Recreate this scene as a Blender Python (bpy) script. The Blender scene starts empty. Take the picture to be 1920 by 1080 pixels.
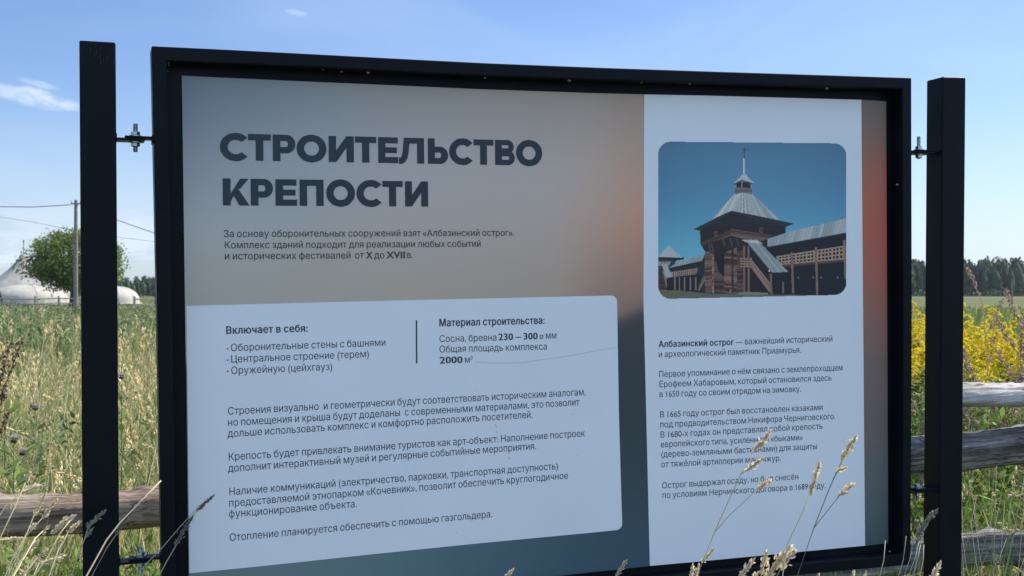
import bpy, bmesh, math, random
import numpy as np
from mathutils import Vector, Matrix
random.seed(7); RNG = np.random.default_rng(7)
R = math.radians
SC = bpy.context.scene
COL = SC.collection

# ------------------------------------------------------------------ camera
F = 2200.0                      # focal length in pixels of a 1920 wide picture
CAM_Z = 1.5
PITCH = math.atan(10 / F)
cd = bpy.data.cameras.new('camera'); cam = bpy.data.objects.new('camera', cd); COL.objects.link(cam)
cd.sensor_width = 36.0; cd.lens = 36.0 * F / 1920; cd.clip_start = 0.05; cd.clip_end = 6000
cam.location = (0, 0, CAM_Z); cam.rotation_euler = (math.pi / 2 + PITCH, 0, 0)
cd.dof.use_dof = True; cd.dof.focus_distance = 2.85; cd.dof.aperture_fstop = 13.0
SC.camera = cam

# ------------------------------------------------------------------ light
SUN_AZ, SUN_EL = 62.0, 46.0      # azimuth to the right of the viewing direction (+Y)
world = bpy.data.worlds.new('World'); SC.world = world; world.use_nodes = True
wt = world.node_tree; wn = wt.nodes; wl = wt.links
for n in list(wn): wn.remove(n)
def wnode(t, **k):
    n = wn.new(t)
    for a, b in k.items(): setattr(n, a, b)
    return n
sky = wnode('ShaderNodeTexSky', sky_type='NISHITA', sun_disc=False, sun_elevation=R(SUN_EL), sun_rotation=R(SUN_AZ),
            altitude=150, air_density=1.0, dust_density=0.7, ozone_density=2.2)
tc = wnode('ShaderNodeTexCoord')
sep = wnode('ShaderNodeSeparateXYZ'); wl.new(tc.outputs['Generated'], sep.inputs[0])
def wmath(op, a, b=None, clamp=False):
    n = wnode('ShaderNodeMath', operation=op, use_clamp=clamp)
    for i, v in enumerate((a, b)):
        if v is None: continue
        if isinstance(v, (int, float)): n.inputs[i].default_value = v
        else: wl.new(v, n.inputs[i])
    return n.outputs[0]
az = wmath('ARCTAN2', sep.outputs[0], sep.outputs[1]); el = wmath('ARCSINE', sep.outputs[2])
def cloud_noise(sx, sy, scale, detail, off):
    cx = wnode('ShaderNodeCombineXYZ')
    wl.new(wmath('MULTIPLY', az, sx), cx.inputs[0]); wl.new(wmath('MULTIPLY', el, sy), cx.inputs[1]); cx.inputs[2].default_value = off
    nz = wnode('ShaderNodeTexNoise'); nz.inputs['Scale'].default_value = scale; nz.inputs['Detail'].default_value = detail
    nz.inputs['Roughness'].default_value = 0.55
    nz.inputs['Distortion'].default_value = 0.6
    wl.new(cx.outputs[0], nz.inputs['Vector']); return nz.outputs['Fac']
def ramp(v, lo, hi):
    n = wnode('ShaderNodeMapRange', interpolation_type='SMOOTHSTEP')
    n.inputs['From Min'].default_value = lo; n.inputs['From Max'].default_value = hi
    wl.new(v, n.inputs['Value']); return n.outputs['Result']
# streaks of thin cloud near the horizon
n1 = cloud_noise(1.0, 3.2, 9.0, 7, 1.3)
low = wmath('MULTIPLY', ramp(n1, 0.42, 0.64), wmath('SUBTRACT', 1.0, ramp(el, 0.03, 0.10)))
low = wmath('MULTIPLY', low, 0.95)
veil = wmath('MULTIPLY', wmath('SUBTRACT', 1.0, ramp(el, -0.01, 0.20)), 0.42)
# a few small fair-weather wisps higher up
def wisp(a0, e0, ra, re, tilt, lo, hi, off):
    da = wmath('SUBTRACT', az, a0); de = wmath('SUBTRACT', wmath('SUBTRACT', el, e0), wmath('MULTIPLY', da, tilt))
    q = wmath('ADD', wmath('POWER', wmath('DIVIDE', wmath('ABSOLUTE', da), ra), 2.0), wmath('POWER', wmath('DIVIDE', wmath('ABSOLUTE', de), re), 2.0))
    m = wmath('SUBTRACT', 1.0, q, True)
    nz = cloud_noise(1.0, 2.2, 26.0, 6, off)
    return ramp(wmath('MULTIPLY', wmath('POWER', m, 0.6), nz), lo, hi)
def dirpx(px, py): return math.atan((px - 960) / F), math.atan((550 - py) / math.hypot(F, px - 960))
WISPS = []
for (px, py, rx, ry, tilt, lo, hi, off, st) in [(62, 182, 105, 24, -0.16, .22, .55, 4.1, .85), (68, 156, 50, 10, -0.2, .25, .60, 6.2, .45),
                                                (562, 24, 50, 9, -0.15, .28, .66, 2.7, .45), (612, 88, 30, 7, 0.1, .3, .68, 8.8, .35),
                                                (256, 419, 26, 9, -0.2, .2, .5, 3.3, .8), (60, 428, 60, 12, -.1, .25, .6, 7.7, .6)]:
    a0, e0 = dirpx(px, py)
    WISPS.append(wmath('MULTIPLY', wisp(a0, e0, rx / F, ry / F, tilt, lo, hi, off), st))
thin = wmath('MULTIPLY', ramp(cloud_noise(1.0, 2.6, 3.4, 8, 5.5), 0.42, 0.75), 0.16)
tot = wmath('ADD', wmath('MAXIMUM', low, veil), thin, True)
for w_ in WISPS: tot = wmath('MAXIMUM', tot, w_)
# added bluish cloud glow in the unseen sky behind the viewer, lightens the board
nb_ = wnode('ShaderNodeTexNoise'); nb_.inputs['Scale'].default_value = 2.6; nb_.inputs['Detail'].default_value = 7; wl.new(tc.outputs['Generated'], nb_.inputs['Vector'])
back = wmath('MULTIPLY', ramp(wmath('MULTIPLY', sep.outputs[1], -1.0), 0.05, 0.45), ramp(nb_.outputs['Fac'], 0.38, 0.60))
tint = wnode('ShaderNodeMix', data_type='RGBA', blend_type='MULTIPLY'); tint.inputs['Factor'].default_value = 1.0
wl.new(sky.outputs[0], tint.inputs['A']); tint.inputs['B'].default_value = (0.88, 0.99, 1.24, 1)
mix = wnode('ShaderNodeMix', data_type='RGBA'); wl.new(tot, mix.inputs['Factor'])
wl.new(tint.outputs['Result'], mix.inputs['A']); mix.inputs['B'].default_value = (6.3, 7.3, 8.6, 1)
bg = wnode('ShaderNodeBackground'); bg.inputs['Strength'].default_value = 0.08
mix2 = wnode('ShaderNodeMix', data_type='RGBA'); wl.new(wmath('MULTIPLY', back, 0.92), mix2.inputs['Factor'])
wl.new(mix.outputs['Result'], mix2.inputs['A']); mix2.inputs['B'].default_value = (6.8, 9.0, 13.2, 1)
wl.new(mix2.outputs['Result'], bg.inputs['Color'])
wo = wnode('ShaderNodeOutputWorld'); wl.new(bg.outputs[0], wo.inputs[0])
sl = bpy.data.lights.new('sun', 'SUN'); sl.energy = 4.6; sl.angle = R(0.53); sl.color = (1.0, 0.95, 0.86)
so = bpy.data.objects.new('sun', sl); COL.objects.link(so)
sd = Vector((math.sin(R(SUN_AZ)) * math.cos(R(SUN_EL)), math.cos(R(SUN_AZ)) * math.cos(R(SUN_EL)), math.sin(R(SUN_EL))))
so.rotation_euler = sd.to_track_quat('Z', 'Y').to_euler(); so.location = sd * 50
SC.view_settings.view_transform = 'Standard'; SC.view_settings.look = 'None'
SC.view_settings.exposure = 0.68; SC.view_settings.gamma = 1.0; SC.view_settings.use_curve_mapping = False
SC.cycles.max_bounces = 6; SC.cycles.transparent_max_bounces = 8

# ------------------------------------------------------------------ helpers
def s2l(c): return tuple((v / 12.92 if v <= 0.04045 else ((v + 0.055) / 1.055) ** 2.4) for v in c)
def rgb(r, g, b): return s2l((r / 255, g / 255, b / 255))
cp, sp_ = math.cos(PITCH), math.sin(PITCH)
def ray(px, py):
    x, y = (px - 960) / F, -(py - 540) / F
    return Vector((x, cp - y * sp_, sp_ + y * cp))
CAMP = Vector((0, 0, CAM_Z))
def at(px, py, depth):           # the point seen at a pixel of the photograph, so many metres ahead
    d = ray(px, py); return CAMP + d * (depth / d.y)
YAW = R(20.0)
BU = Vector((math.cos(YAW), math.sin(YAW), 0)); BW = Vector((-math.sin(YAW), math.cos(YAW), 0))   # along the board / into the board
BP = at(960, 540, 2.82)
BORG = Vector((BP.x, BP.y, 0))
def L(px, py, w=0.0):            # board coordinates (along, into, up) of a pixel on the plane w metres behind the frame's face
    d = ray(px, py); t = ((BP + BW * w - CAMP).dot(BW)) / d.dot(BW)
    q = CAMP + d * t - BORG
    return Vector((q.dot(BU), q.dot(BW), q.z))

def mat(name, color=(.5, .5, .5), rough=0.6, metal=0.0, spec=0.5):
    m = bpy.data.materials.new(name); m.use_nodes = True
    b = m.node_tree.nodes['Principled BSDF']
    b.inputs['Base Color'].default_value = (*color, 1); b.inputs['Roughness'].default_value = rough
    b.inputs['Metallic'].default_value = metal; b.inputs['Specular IOR Level'].default_value = spec
    return m, m.node_tree.nodes, m.node_tree.links, b
def noise(nodes, links, scale, detail=4, vec=None, rough=.5, dist=0):
    n = nodes.new('ShaderNodeTexNoise'); n.inputs['Scale'].default_value = scale; n.inputs['Detail'].default_value = detail
    n.inputs['Roughness'].default_value = rough; n.inputs['Distortion'].default_value = dist
    if vec is not None: links.new(vec, n.inputs['Vector'])
    return n
def cramp(nodes, links, fac, stops):
    r = nodes.new('ShaderNodeValToRGB'); e = r.color_ramp.elements
    while len(e) < len(stops): e.new(0.5)
    for i, (p, c) in enumerate(stops): e[i].position = p; e[i].color = (*c, 1) if len(c) == 3 else c
    links.new(fac, r.inputs[0]); return r
def objcoord(nodes, links, scale=(1, 1, 1), rot=(0, 0, 0)):
    t = nodes.new('ShaderNodeTexCoord'); mp = nodes.new('ShaderNodeMapping')
    mp.inputs['Scale'].default_value = scale; mp.inputs['Rotation'].default_value = rot
    links.new(t.outputs['Object'], mp.inputs[0]); return mp.outputs[0]
def bump(nodes, links, b, h, strength=.3, dist=.01):
    n = nodes.new('ShaderNodeBump'); n.inputs['Strength'].default_value = strength; n.inputs['Distance'].default_value = dist
    links.new(h, n.inputs['Height']); links.new(n.outputs[0], b.inputs['Normal'])

def link(name, me, m=None, parent=None, smooth=False):
    o = bpy.data.objects.new(name, me); COL.objects.link(o)
    if m is not None and not me.materials: me.materials.append(m)
    if parent is not None: o.parent = parent
    if smooth: me.polygons.foreach_set('use_smooth', [True] * len(me.polygons))
    return o
def mesh(name, verts, faces):
    me = bpy.data.meshes.new(name); me.from_pydata([tuple(v) for v in verts], [], faces); me.update(); return me
def fast_mesh(name, V, Fq, colors=None):
    """V (n,3), Fq (m,4) quads -> mesh, optional point colours"""
    me = bpy.data.meshes.new(name); V = np.ascontiguousarray(V, np.float32); Fq = np.ascontiguousarray(Fq, np.int32)
    k = Fq.shape[1]
    me.vertices.add(len(V)); me.vertices.foreach_set('co', V.ravel())
    me.loops.add(Fq.size); me.loops.foreach_set('vertex_index', Fq.ravel())
    me.polygons.add(len(Fq)); me.polygons.foreach_set('loop_start', np.arange(0, Fq.size, k, dtype=np.int32))
    me.update(calc_edges=True)
    if colors is not None:
        a = me.color_attributes.new('Col', 'FLOAT_COLOR', 'POINT')
        c = np.ones((len(V), 4), np.float32); c[:, :3] = colors; a.data.foreach_set('color', c.ravel())
    return me
def bm_done(bm, name):
    bmesh.ops.recalc_face_normals(bm, faces=bm.faces[:])
    me = bpy.data.meshes.new(name); bm.to_mesh(me); bm.free(); return me
def thing(name, label, cat, loc=(0, 0, 0), rotz=0, group=None):
    o = bpy.data.objects.new(name, None); COL.objects.link(o); o.location = loc; o.rotation_euler = (0, 0, rotz)
    o.empty_display_size = .1
    return tag(o, label, cat, group)
def tag(o, label, cat, group=None):
    o['label'] = label; o['category'] = cat
    if group: o['group'] = group
    return o
def copy_tree(o, parent=None):
    c = o.copy(); COL.objects.link(c)
    if parent is not None: c.parent = parent
    for ch in list(o.children): copy_tree(ch, c)
    return c
def add_prism(bm, poly, vec):
    a = [bm.verts.new(p) for p in poly]; b = [bm.verts.new(Vector(p) + vec) for p in poly]
    bm.faces.new(a); bm.faces.new(b[::-1])
    for i in range(len(a)): bm.faces.new((a[i], a[(i + 1) % len(a)], b[(i + 1) % len(a)], b[i]))
def add_box(bm, x0, x1, y0, y1, z0, z1):
    add_prism(bm, [(x0, y0, z0), (x1, y0, z0), (x1, y1, z0), (x0, y1, z0)], Vector((0, 0, z1 - z0)))
def add_tube(bm, pts, rad, seg=8, cap=True):
    rings = []
    for i, p in enumerate(pts):
        p = Vector(p); a = Vector(pts[max(i - 1, 0)]); b = Vector(pts[min(i + 1, len(pts) - 1)])
        d = (b - a).normalized(); u = d.orthogonal().normalized() if abs(d.z) > .9 else d.cross(Vector((0, 0, 1))).normalized()
        v = d.cross(u); r = rad[i] if isinstance(rad, (list, tuple)) else rad
        rings.append([bm.verts.new(p + (u * math.cos(t) + v * math.sin(t)) * r) for t in [2 * math.pi * k / seg for k in range(seg)]])
    for A, B in zip(rings, rings[1:]):
        for k in range(seg): bm.faces.new((A[k], A[(k + 1) % seg], B[(k + 1) % seg], B[k]))
    if cap: bm.faces.new(rings[0][::-1]); bm.faces.new(rings[-1])
def bevel(o, w=.002, seg=2, ang=40):
    m = o.modifiers.new('bevel', 'BEVEL'); m.width = w; m.segments = seg; m.limit_method = 'ANGLE'; m.angle_limit = R(ang)

# ------------------------------------------------------------------ materials
def metal_paint():
    m, n, l, b = mat('black_powder_coat', (.004, .006, .010), .42, 0, .12)
    v = objcoord(n, l); nz = noise(n, l, 14, 5, v)
    r = cramp(n, l, nz.outputs['Fac'], [(.35, (.0025, .0042, .0075)), (.62, (.004, .006, .0095)), (.9, (.010, .012, .014))]); l.new(r.outputs[0], b.inputs['Base Color'])
    r2 = cramp(n, l, nz.outputs['Fac'], [(.3, (.36,) * 3), (.8, (.55,) * 3)]); l.new(r2.outputs[0], b.inputs['Roughness'])
    f = noise(n, l, 900, 2, v); bump(n, l, b, f.outputs['Fac'], .12, .0006)
    return m
M_BLACK = metal_paint()
def zinc():
    m, n, l, b = mat('zinc_plated_steel', (.55, .57, .58), .38, 1.0)
    v = objcoord(n, l); nz = noise(n, l, 120, 4, v)
    r = cramp(n, l, nz.outputs['Fac'], [(.3, (.38, .39, .40)), (.7, (.62, .63, .63))]); l.new(r.outputs[0], b.inputs['Base Color']); return m
M_ZINC = zinc()
def vcol_print(name, rough=.42):
    m, n, l, b = mat(name, (1, 1, 1), rough, 0, .35)
    a = n.new('ShaderNodeVertexColor'); a.layer_name = 'Col'
    nz = noise(n, l, 900, 2, objcoord(n, l))
    mx = n.new('ShaderNodeMix'); mx.data_type = 'RGBA'; mx.blend_type = 'MULTIPLY'; mx.inputs['Factor'].default_value = .10
    r = cramp(n, l, nz.outputs['Fac'], [(.3, (.7, .7, .7)), (.7, (1, 1, 1))])
    l.new(a.outputs['Color'], mx.inputs['A']); l.new(r.outputs[0], mx.inputs['B']); l.new(mx.outputs['Result'], b.inputs['Base Color'])
    return m
M_PRINT = vcol_print('printed_vinyl')
def white_print():
    m, n, l, b = mat('white_print', (.8, .8, .8), .42, 0, .35)
    v = objcoord(n, l); nz = noise(n, l, 5, 5, v)
    r = cramp(n, l, nz.outputs['Fac'], [(.3, (.77, .80, .84)), (.7, (.81, .835, .87))]); l.new(r.outputs[0], b.inputs['Base Color'])
    d = noise(n, l, 6, 3, v); return m
M_WHITE = white_print()
M_INK = mat('navy_ink', (.030, .045, .065), .45, 0, .3)[0]
M_INK_TITLE = mat('title_ink', (.028, .042, .054), .45, 0, .3)[0]
def leafy(name, trans=.35, rough=.6):
    m = bpy.data.materials.new(name); m.use_nodes = True; n = m.node_tree.nodes; l = m.node_tree.links
    for q in list(n): n.remove(q)
    a = n.new('ShaderNodeVertexColor'); a.layer_name = 'Col'
    d = n.new('ShaderNodeBsdfPrincipled'); d.inputs['Roughness'].default_value = rough; d.inputs['Specular IOR Level'].default_value = .25
    t = n.new('ShaderNodeBsdfTranslucent'); mx = n.new('ShaderNodeMixShader'); mx.inputs[0].default_value = trans
    o = n.new('ShaderNodeOutputMaterial')
    l.new(a.outputs['Color'], d.inputs['Base Color']); l.new(a.outputs['Color'], t.inputs['Color'])
    l.new(d.outputs[0], mx.inputs[1]); l.new(t.outputs[0], mx.inputs[2]); l.new(mx.outputs[0], o.inputs[0]); return m
M_LEAF = leafy('leafy_vertex_colour'); M_SEED = leafy('dry_seed', .5, .8); M_PETAL = leafy('petal', .3, .7)
M_CONIFER = leafy('forest_foliage', .12, .8)
def weathered(name, base, dark, light):
    m, n, l, b = mat(name, base, .85, 0, .2)
    v = objcoord(n, l, (1.2, 26, 26)); nz = noise(n, l, 2.2, 7, v, .62, .5)
    r = cramp(n, l, nz.outputs['Fac'], [(.28, dark), (.47, base), (.68, light)])
    v2 = objcoord(n, l, (3, 3, 3)); n2 = noise(n, l, 2.0, 5, v2)
    r2 = cramp(n, l, n2.outputs['Fac'], [(.35, (.55, .50, .46)), (.6, (1, 1, 1))])
    mx = n.new('ShaderNodeMix'); mx.data_type = 'RGBA'; mx.blend_type = 'MULTIPLY'; mx.inputs['Factor'].default_value = .8
    l.new(r.outputs[0], mx.inputs['A']); l.new(r2.outputs[0], mx.inputs['B']); l.new(mx.outputs['Result'], b.inputs['Base Color'])
    v3 = objcoord(n, l, (.7, 11, 11)); n3 = noise(n, l, 2.6, 4, v3, .5, 1.2)          # drying cracks along the grain
    r3 = cramp(n, l, n3.outputs['Fac'], [(.485, (1, 1, 1)), (.5, (.12, .11, .10)), (.512, (1, 1, 1))])
    m3 = n.new('ShaderNodeMix'); m3.data_type = 'RGBA'; m3.blend_type = 'MULTIPLY'; m3.inputs['Factor'].default_value = .9
    l.new(mx.outputs['Result'], m3.inputs['A']); l.new(r3.outputs[0], m3.inputs['B']); l.new(m3.outputs['Result'], b.inputs['Base Color'])
    bump(n, l, b, nz.outputs['Fac'], .9, .012); return m
M_LOG = weathered('weathered_grey_log', (.27, .205, .155), (.035, .026, .022), (.58, .49, .41))
M_RAIL_DARK = weathered('dark_weathered_rail', (.15, .145, .14), (.03, .028, .027), (.50, .48, .45))
M_RAIL = weathered('silvered_rail', (.42, .40, .37), (.08, .072, .066), (.70, .68, .64))
M_BARK = weathered('tree_bark', (.09, .075, .06), (.03, .025, .02), (.16, .14, .12))
M_POLEWOOD = weathered('pole_wood', (.24, .22, .20), (.12, .11, .1), (.36, .34, .31))
M_CABLE = mat('cable_rubber', (.04, .04, .045), .6)[0]
def canvas_mat():
    m, n, l, b = mat('white_tent_canvas', (.72, .72, .70), .75, 0, .2)
    v = objcoord(n, l, (1, 1, .35)); nz = noise(n, l, 1.1, 5, v)
    r = cramp(n, l, nz.outputs['Fac'], [(.3, (.35, .335, .285)), (.65, (.46, .44, .38))]); l.new(r.outputs[0], b.inputs['Base Color'])
    bump(n, l, b, nz.outputs['Fac'], .3, .1); return m
M_CANVAS = canvas_mat()
def grey_canvas():
    m, n, l, b = mat('grey_tent_canvas', (.5, .5, .5), .75, 0, .2)
    v = objcoord(n, l, (1, 1, .35)); nz = noise(n, l, 1.1, 5, v)
    r = cramp(n, l, nz.outputs['Fac'], [(.3, (.27, .265, .24)), (.65, (.38, .37, .34))]); l.new(r.outputs[0], b.inputs['Base Color']); return m
M_CANVAS_GREY = grey_canvas()
def ground_mat(name, stops, scale):
    m, n, l, b = mat(name, (.1, .12, .04), .95, 0, .1)
    v = objcoord(n, l); n1 = noise(n, l, scale, 8, v, .65); n2 = noise(n, l, scale * .03, 4, v)
    ad = n.new('ShaderNodeMath'); ad.operation = 'ADD'; h = n.new('ShaderNodeMath'); h.operation = 'MULTIPLY'; h.inputs[1].default_value = .5
    l.new(n1.outputs['Fac'], ad.inputs[0]); l.new(n2.outputs['Fac'], ad.inputs[1]); l.new(ad.outputs[0], h.inputs[0])
    r = cramp(n, l, h.outputs[0], stops); l.new(r.outputs[0], b.inputs['Base Color'])
    bump(n, l, b, n1.outputs['Fac'], .8, .15); return m
M_GROUND = ground_mat('meadow_soil', [(.36, (.05, .055, .02)), (.5, (.10, .115, .04)), (.63, (.20, .19, .085))], 1.3)
M_FIELD = ground_mat('mown_field', [(.36, (.075, .095, .035)), (.5, (.115, .125, .05)), (.63, (.17, .165, .08))], .25)

# ------------------------------------------------------------------ ground
def sheet(name, pts, m, z):
    o = link(name, mesh(name, [(x, y, z) for x, y in pts], [tuple(range(len(pts)))]), m); o['kind'] = 'structure'; return o
sheet('ground', [(-1100, -250), (1100, -250), (1100, 1000), (-1100, 1000)], M_GROUND, 0)
sheet('field', [(14, 95), (60, 85), (700, 120), (900, 760), (-60, 760), (-16, 240)], M_FIELD, .03)

# ------------------------------------------------------------------ information board
board = thing('information_board', 'black steel framed outdoor board with Cyrillic text, fortress photo and two black posts', 'information board', BORG, YAW)

def polyline(pts, n):
    P = [Vector(p) for p in pts]; d = [0]
    for a, b in zip(P, P[1:]): d.append(d[-1] + (b - a).length)
    out = []
    for k in range(n):
        t = d[-1] * k / (n - 1); i = 0
        while i < len(P) - 2 and d[i + 1] < t: i += 1
        f = (t - d[i]) / (d[i + 1] - d[i]); out.append(P[i].lerp(P[i + 1], f))
    return out
TOPO = [(284, 86), (340, 88.3), (550, 99.2), (760, 110.3), (900, 117.6), (1110, 126), (1320, 133.2), (1709.5, 145.3)]
RIGO = [(1709.5, 145.3), (1710.5, 600), (1708, 1059)]
BOTO = [(1708, 1059), (1620, 1067), (1300, 1097), (900, 1141), (304.5, 1214)]
LEFO = [(304.5, 1214), (303.3, 1060), (293, 500), (284, 86)]
TOPI = [(313.5, 114.5), (550, 124), (760, 134.5), (900, 141.5), (1110, 149), (1320, 155.6), (1692.5, 166.5)]
RIGI = [(1692.5, 166.5), (1694.5, 600), (1693, 1038)]
BOTI = [(1693, 1038), (1620, 1046.5), (1300, 1076), (900, 1118), (331, 1186)]
LEFI = [(331, 1186), (329, 1050), (321, 500), (313.5, 114.5)]
def loop(parts, w, n=14):
    out = []
    for p in parts: out += polyline([L(x, y, w) for x, y in p], n)[:-1]
    return out
FD = .060
def shift(p, d): return Vector((p.x, p.y + d, p.z))
outer = loop((TOPO, RIGO, BOTO, LEFO), 0); inner = loop((TOPI, RIGI, BOTI, LEFI), 0)
N = len(outer)
bm = bmesh.new()
rings = [[bm.verts.new(p) for p in ps] for ps in (outer, inner, [shift(p, FD) for p in inner], [shift(p, FD) for p in outer])]
for a in range(4):
    A, B = rings[a], rings[(a + 1) % 4]
    for k in range(N): bm.faces.new((A[k], A[(k + 1) % N], B[(k + 1) % N], B[k]))
fr = link('frame', bm_done(bm, 'frame'), M_BLACK, board); bevel(fr, .003, 3, 50)
# weld seam beads along the inner edge
M_FLECK = mat('pale_fleck', (.22, .22, .22), .8)[0]
for (px, py, s) in [(690, 136.5, .0042), (640, 134.5, .0025), (606, 131, .002), (909, 146, .003), (1067, 151, .005), (1203, 155, .003), (1293, 157, .004), (1550, 166, .005), (1541, 143, .0025), (316, 118, .003), (316.6, 122.5, .0018), (314.6, 134, .0014), (1693.5, 325, .0025), (1668, 1034, .003), (1682, 346, .004)]:
    bm = bmesh.new(); c = L(px, py, .012); bmesh.ops.create_icosphere(bm, subdivisions=1, radius=s, matrix=Matrix.Translation(c) @ Matrix.Diagonal((1, 1, .7, 1)))
    link('paint_fleck', bm_done(bm, 'paint_fleck'), M_FLECK, fr)
# backing sheet behind the print
bk = [L(*p, .050) for p in [(300, 100), (1720, 140), (1720, 1075), (320, 1205)]]
bm = bmesh.new(); add_prism(bm, [Vector((min(max(p.x, min(q.x for q in inner) - .012), max(q.x for q in inner) + .012), .048, p.z)) for p in
        [Vector((inner[0].x - .01, 0, inner[0].z + .012)), Vector((inner[13].x + .01, 0, inner[13].z + .012)), Vector((inner[26].x + .01, 0, inner[26].z - .012)), Vector((inner[39].x - .01, 0, inner[39].z - .012))]], Vector((0, .008, 0)))
link('backing', bm_done(bm, 'backing'), M_BLACK, board)

# posts: welded square tubes set in the ground, their top caps closed
def post(px0, px1, pxb0, pxb1, ytop0, ytop1, depth):
    a0, a1 = L(px0, ytop0, 0), L(px1, ytop1, 0); b0, b1 = L(pxb0, 1080, 0), L(pxb1, 1080, 0)
    def down(a, b): t = (0 - a.z) / (b.z - a.z); return a.lerp(b, t)
    g0, g1 = down(a0, b0), down(a1, b1); bm = bmesh.new()
    add_prism(bm, [g0, g1, a1, a0], Vector((0, depth, 0)))
    o = link('post', bm_done(bm, 'post'), M_BLACK, board); bevel(o, .004, 3); return o
# depth from the side face seen on the right hand post (its back corner stands at pixel 1737)
d = .02
while True:
    q = L(1768, 400, 0) + Vector((0, d, 0)); wq = BORG + BU * q.x + BW * q.y
    if 960 + F * wq.x / wq.y < 1737.5 or d > .2: break
    d += .001
PD = d
post(148.5, 217, 155, 224, 75, 79, PD)
bm = bmesh.new(); sr = random.Random(9)
for _ in range(18):
    x, y = sr.uniform(153, 214), 84 + abs(sr.gauss(0, 26)); hh = sr.uniform(2, 9); a = L(x, y, -.0006); c = L(x + sr.uniform(-.6, .6), y + hh, -.0006); w_ = sr.uniform(.0003, .0007)
    bm.faces.new([bm.verts.new(v) for v in (a - Vector((w_, 0, 0)), c - Vector((w_, 0, 0)), c + Vector((w_, 0, 0)), a + Vector((w_, 0, 0)))])
link('scratch', bm_done(bm, 'scratch'), mat('worn_paint', (.016, .017, .019), .6)[0], [o for o in board.children if o.name.startswith('post')][0])
post(1768, 1811.5, 1761, 1803.5, 143.5, 144.6, PD)

# brackets: two lapped lugs and a threaded bolt with two nuts
def bracket(xa, xb, y, ya, yb, bx, zt, zb, w0=.004, w1=.05):
    p0, p1 = L(xa, ya, 0), L(xb, yb, 0); zc = (p0.z + p1.z) / 2
    br = bpy.data.objects.new('bracket', None); COL.objects.link(br); br.parent = board
    bm = bmesh.new(); mid = .5
    add_box(bm, p0.x - .004, p0.x + (p1.x - p0.x) * .78, w0, w1, zc - .0065, zc - .0015)
    add_box(bm, p0.x + (p1.x - p0.x) * .24, p1.x + .004, w0 + .003, w1 - .003, zc - .001, zc + .004)
    for x in (p0.x - .001, p1.x + .001): add_box(bm, x - .004, x + .004, w0 + .004, w1 - .004, zc - .010, zc + .008)
    pl = link('lug', bm_done(bm, 'lug'), M_BLACK, br); bevel(pl, .0015, 2)
    c = L(bx, y, .026); top = L(bx, zt, .026); bot = L(bx, zb, .026); bm = bmesh.new()
    pts = []; rad = []; n = 40; z0, z1 = bot.z, top.z
    for k in range(n + 1): pts.append((c.x, c.y, z0 + (z1 - z0) * k / n)); rad.append(.0052 if k % 2 else .0044)
    rad[0] = rad[-1] = .0036
    add_tube(bm, pts, rad, 12); link('bolt', bm_done(bm, 'bolt'), M_ZINC, br)
    for s, zz in ((1, zc + .0045), (-1, zc - .007)):
        bm = bmesh.new(); add_tube(bm, [(c.x, c.y, zz), (c.x, c.y, zz + s * .0022)], .0125, 20)
        add_tube(bm, [(c.x, c.y, zz + s * .0024), (c.x, c.y, zz + s * .0035), (c.x, c.y, zz + s * .0095), (c.x, c.y, zz + s * .0105)], [.0082, .0096, .0096, .0082], 6)
        link('nut', bm_done(bm, 'nut'), M_ZINC, br)
    return br
bracket(217, 288, 257, 257, 257, 254, 232, 285)
bracket(223.5, 303, 1052, 1054, 1050, 263, 1025, 1078)
bracket(1710, 1768, 283, 282, 283.5, 1722.5, 256, 298, .004, .055)
bracket(1710, 1762, 920, 919, 921, 1720, 908, 938, .004, .055)

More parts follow.
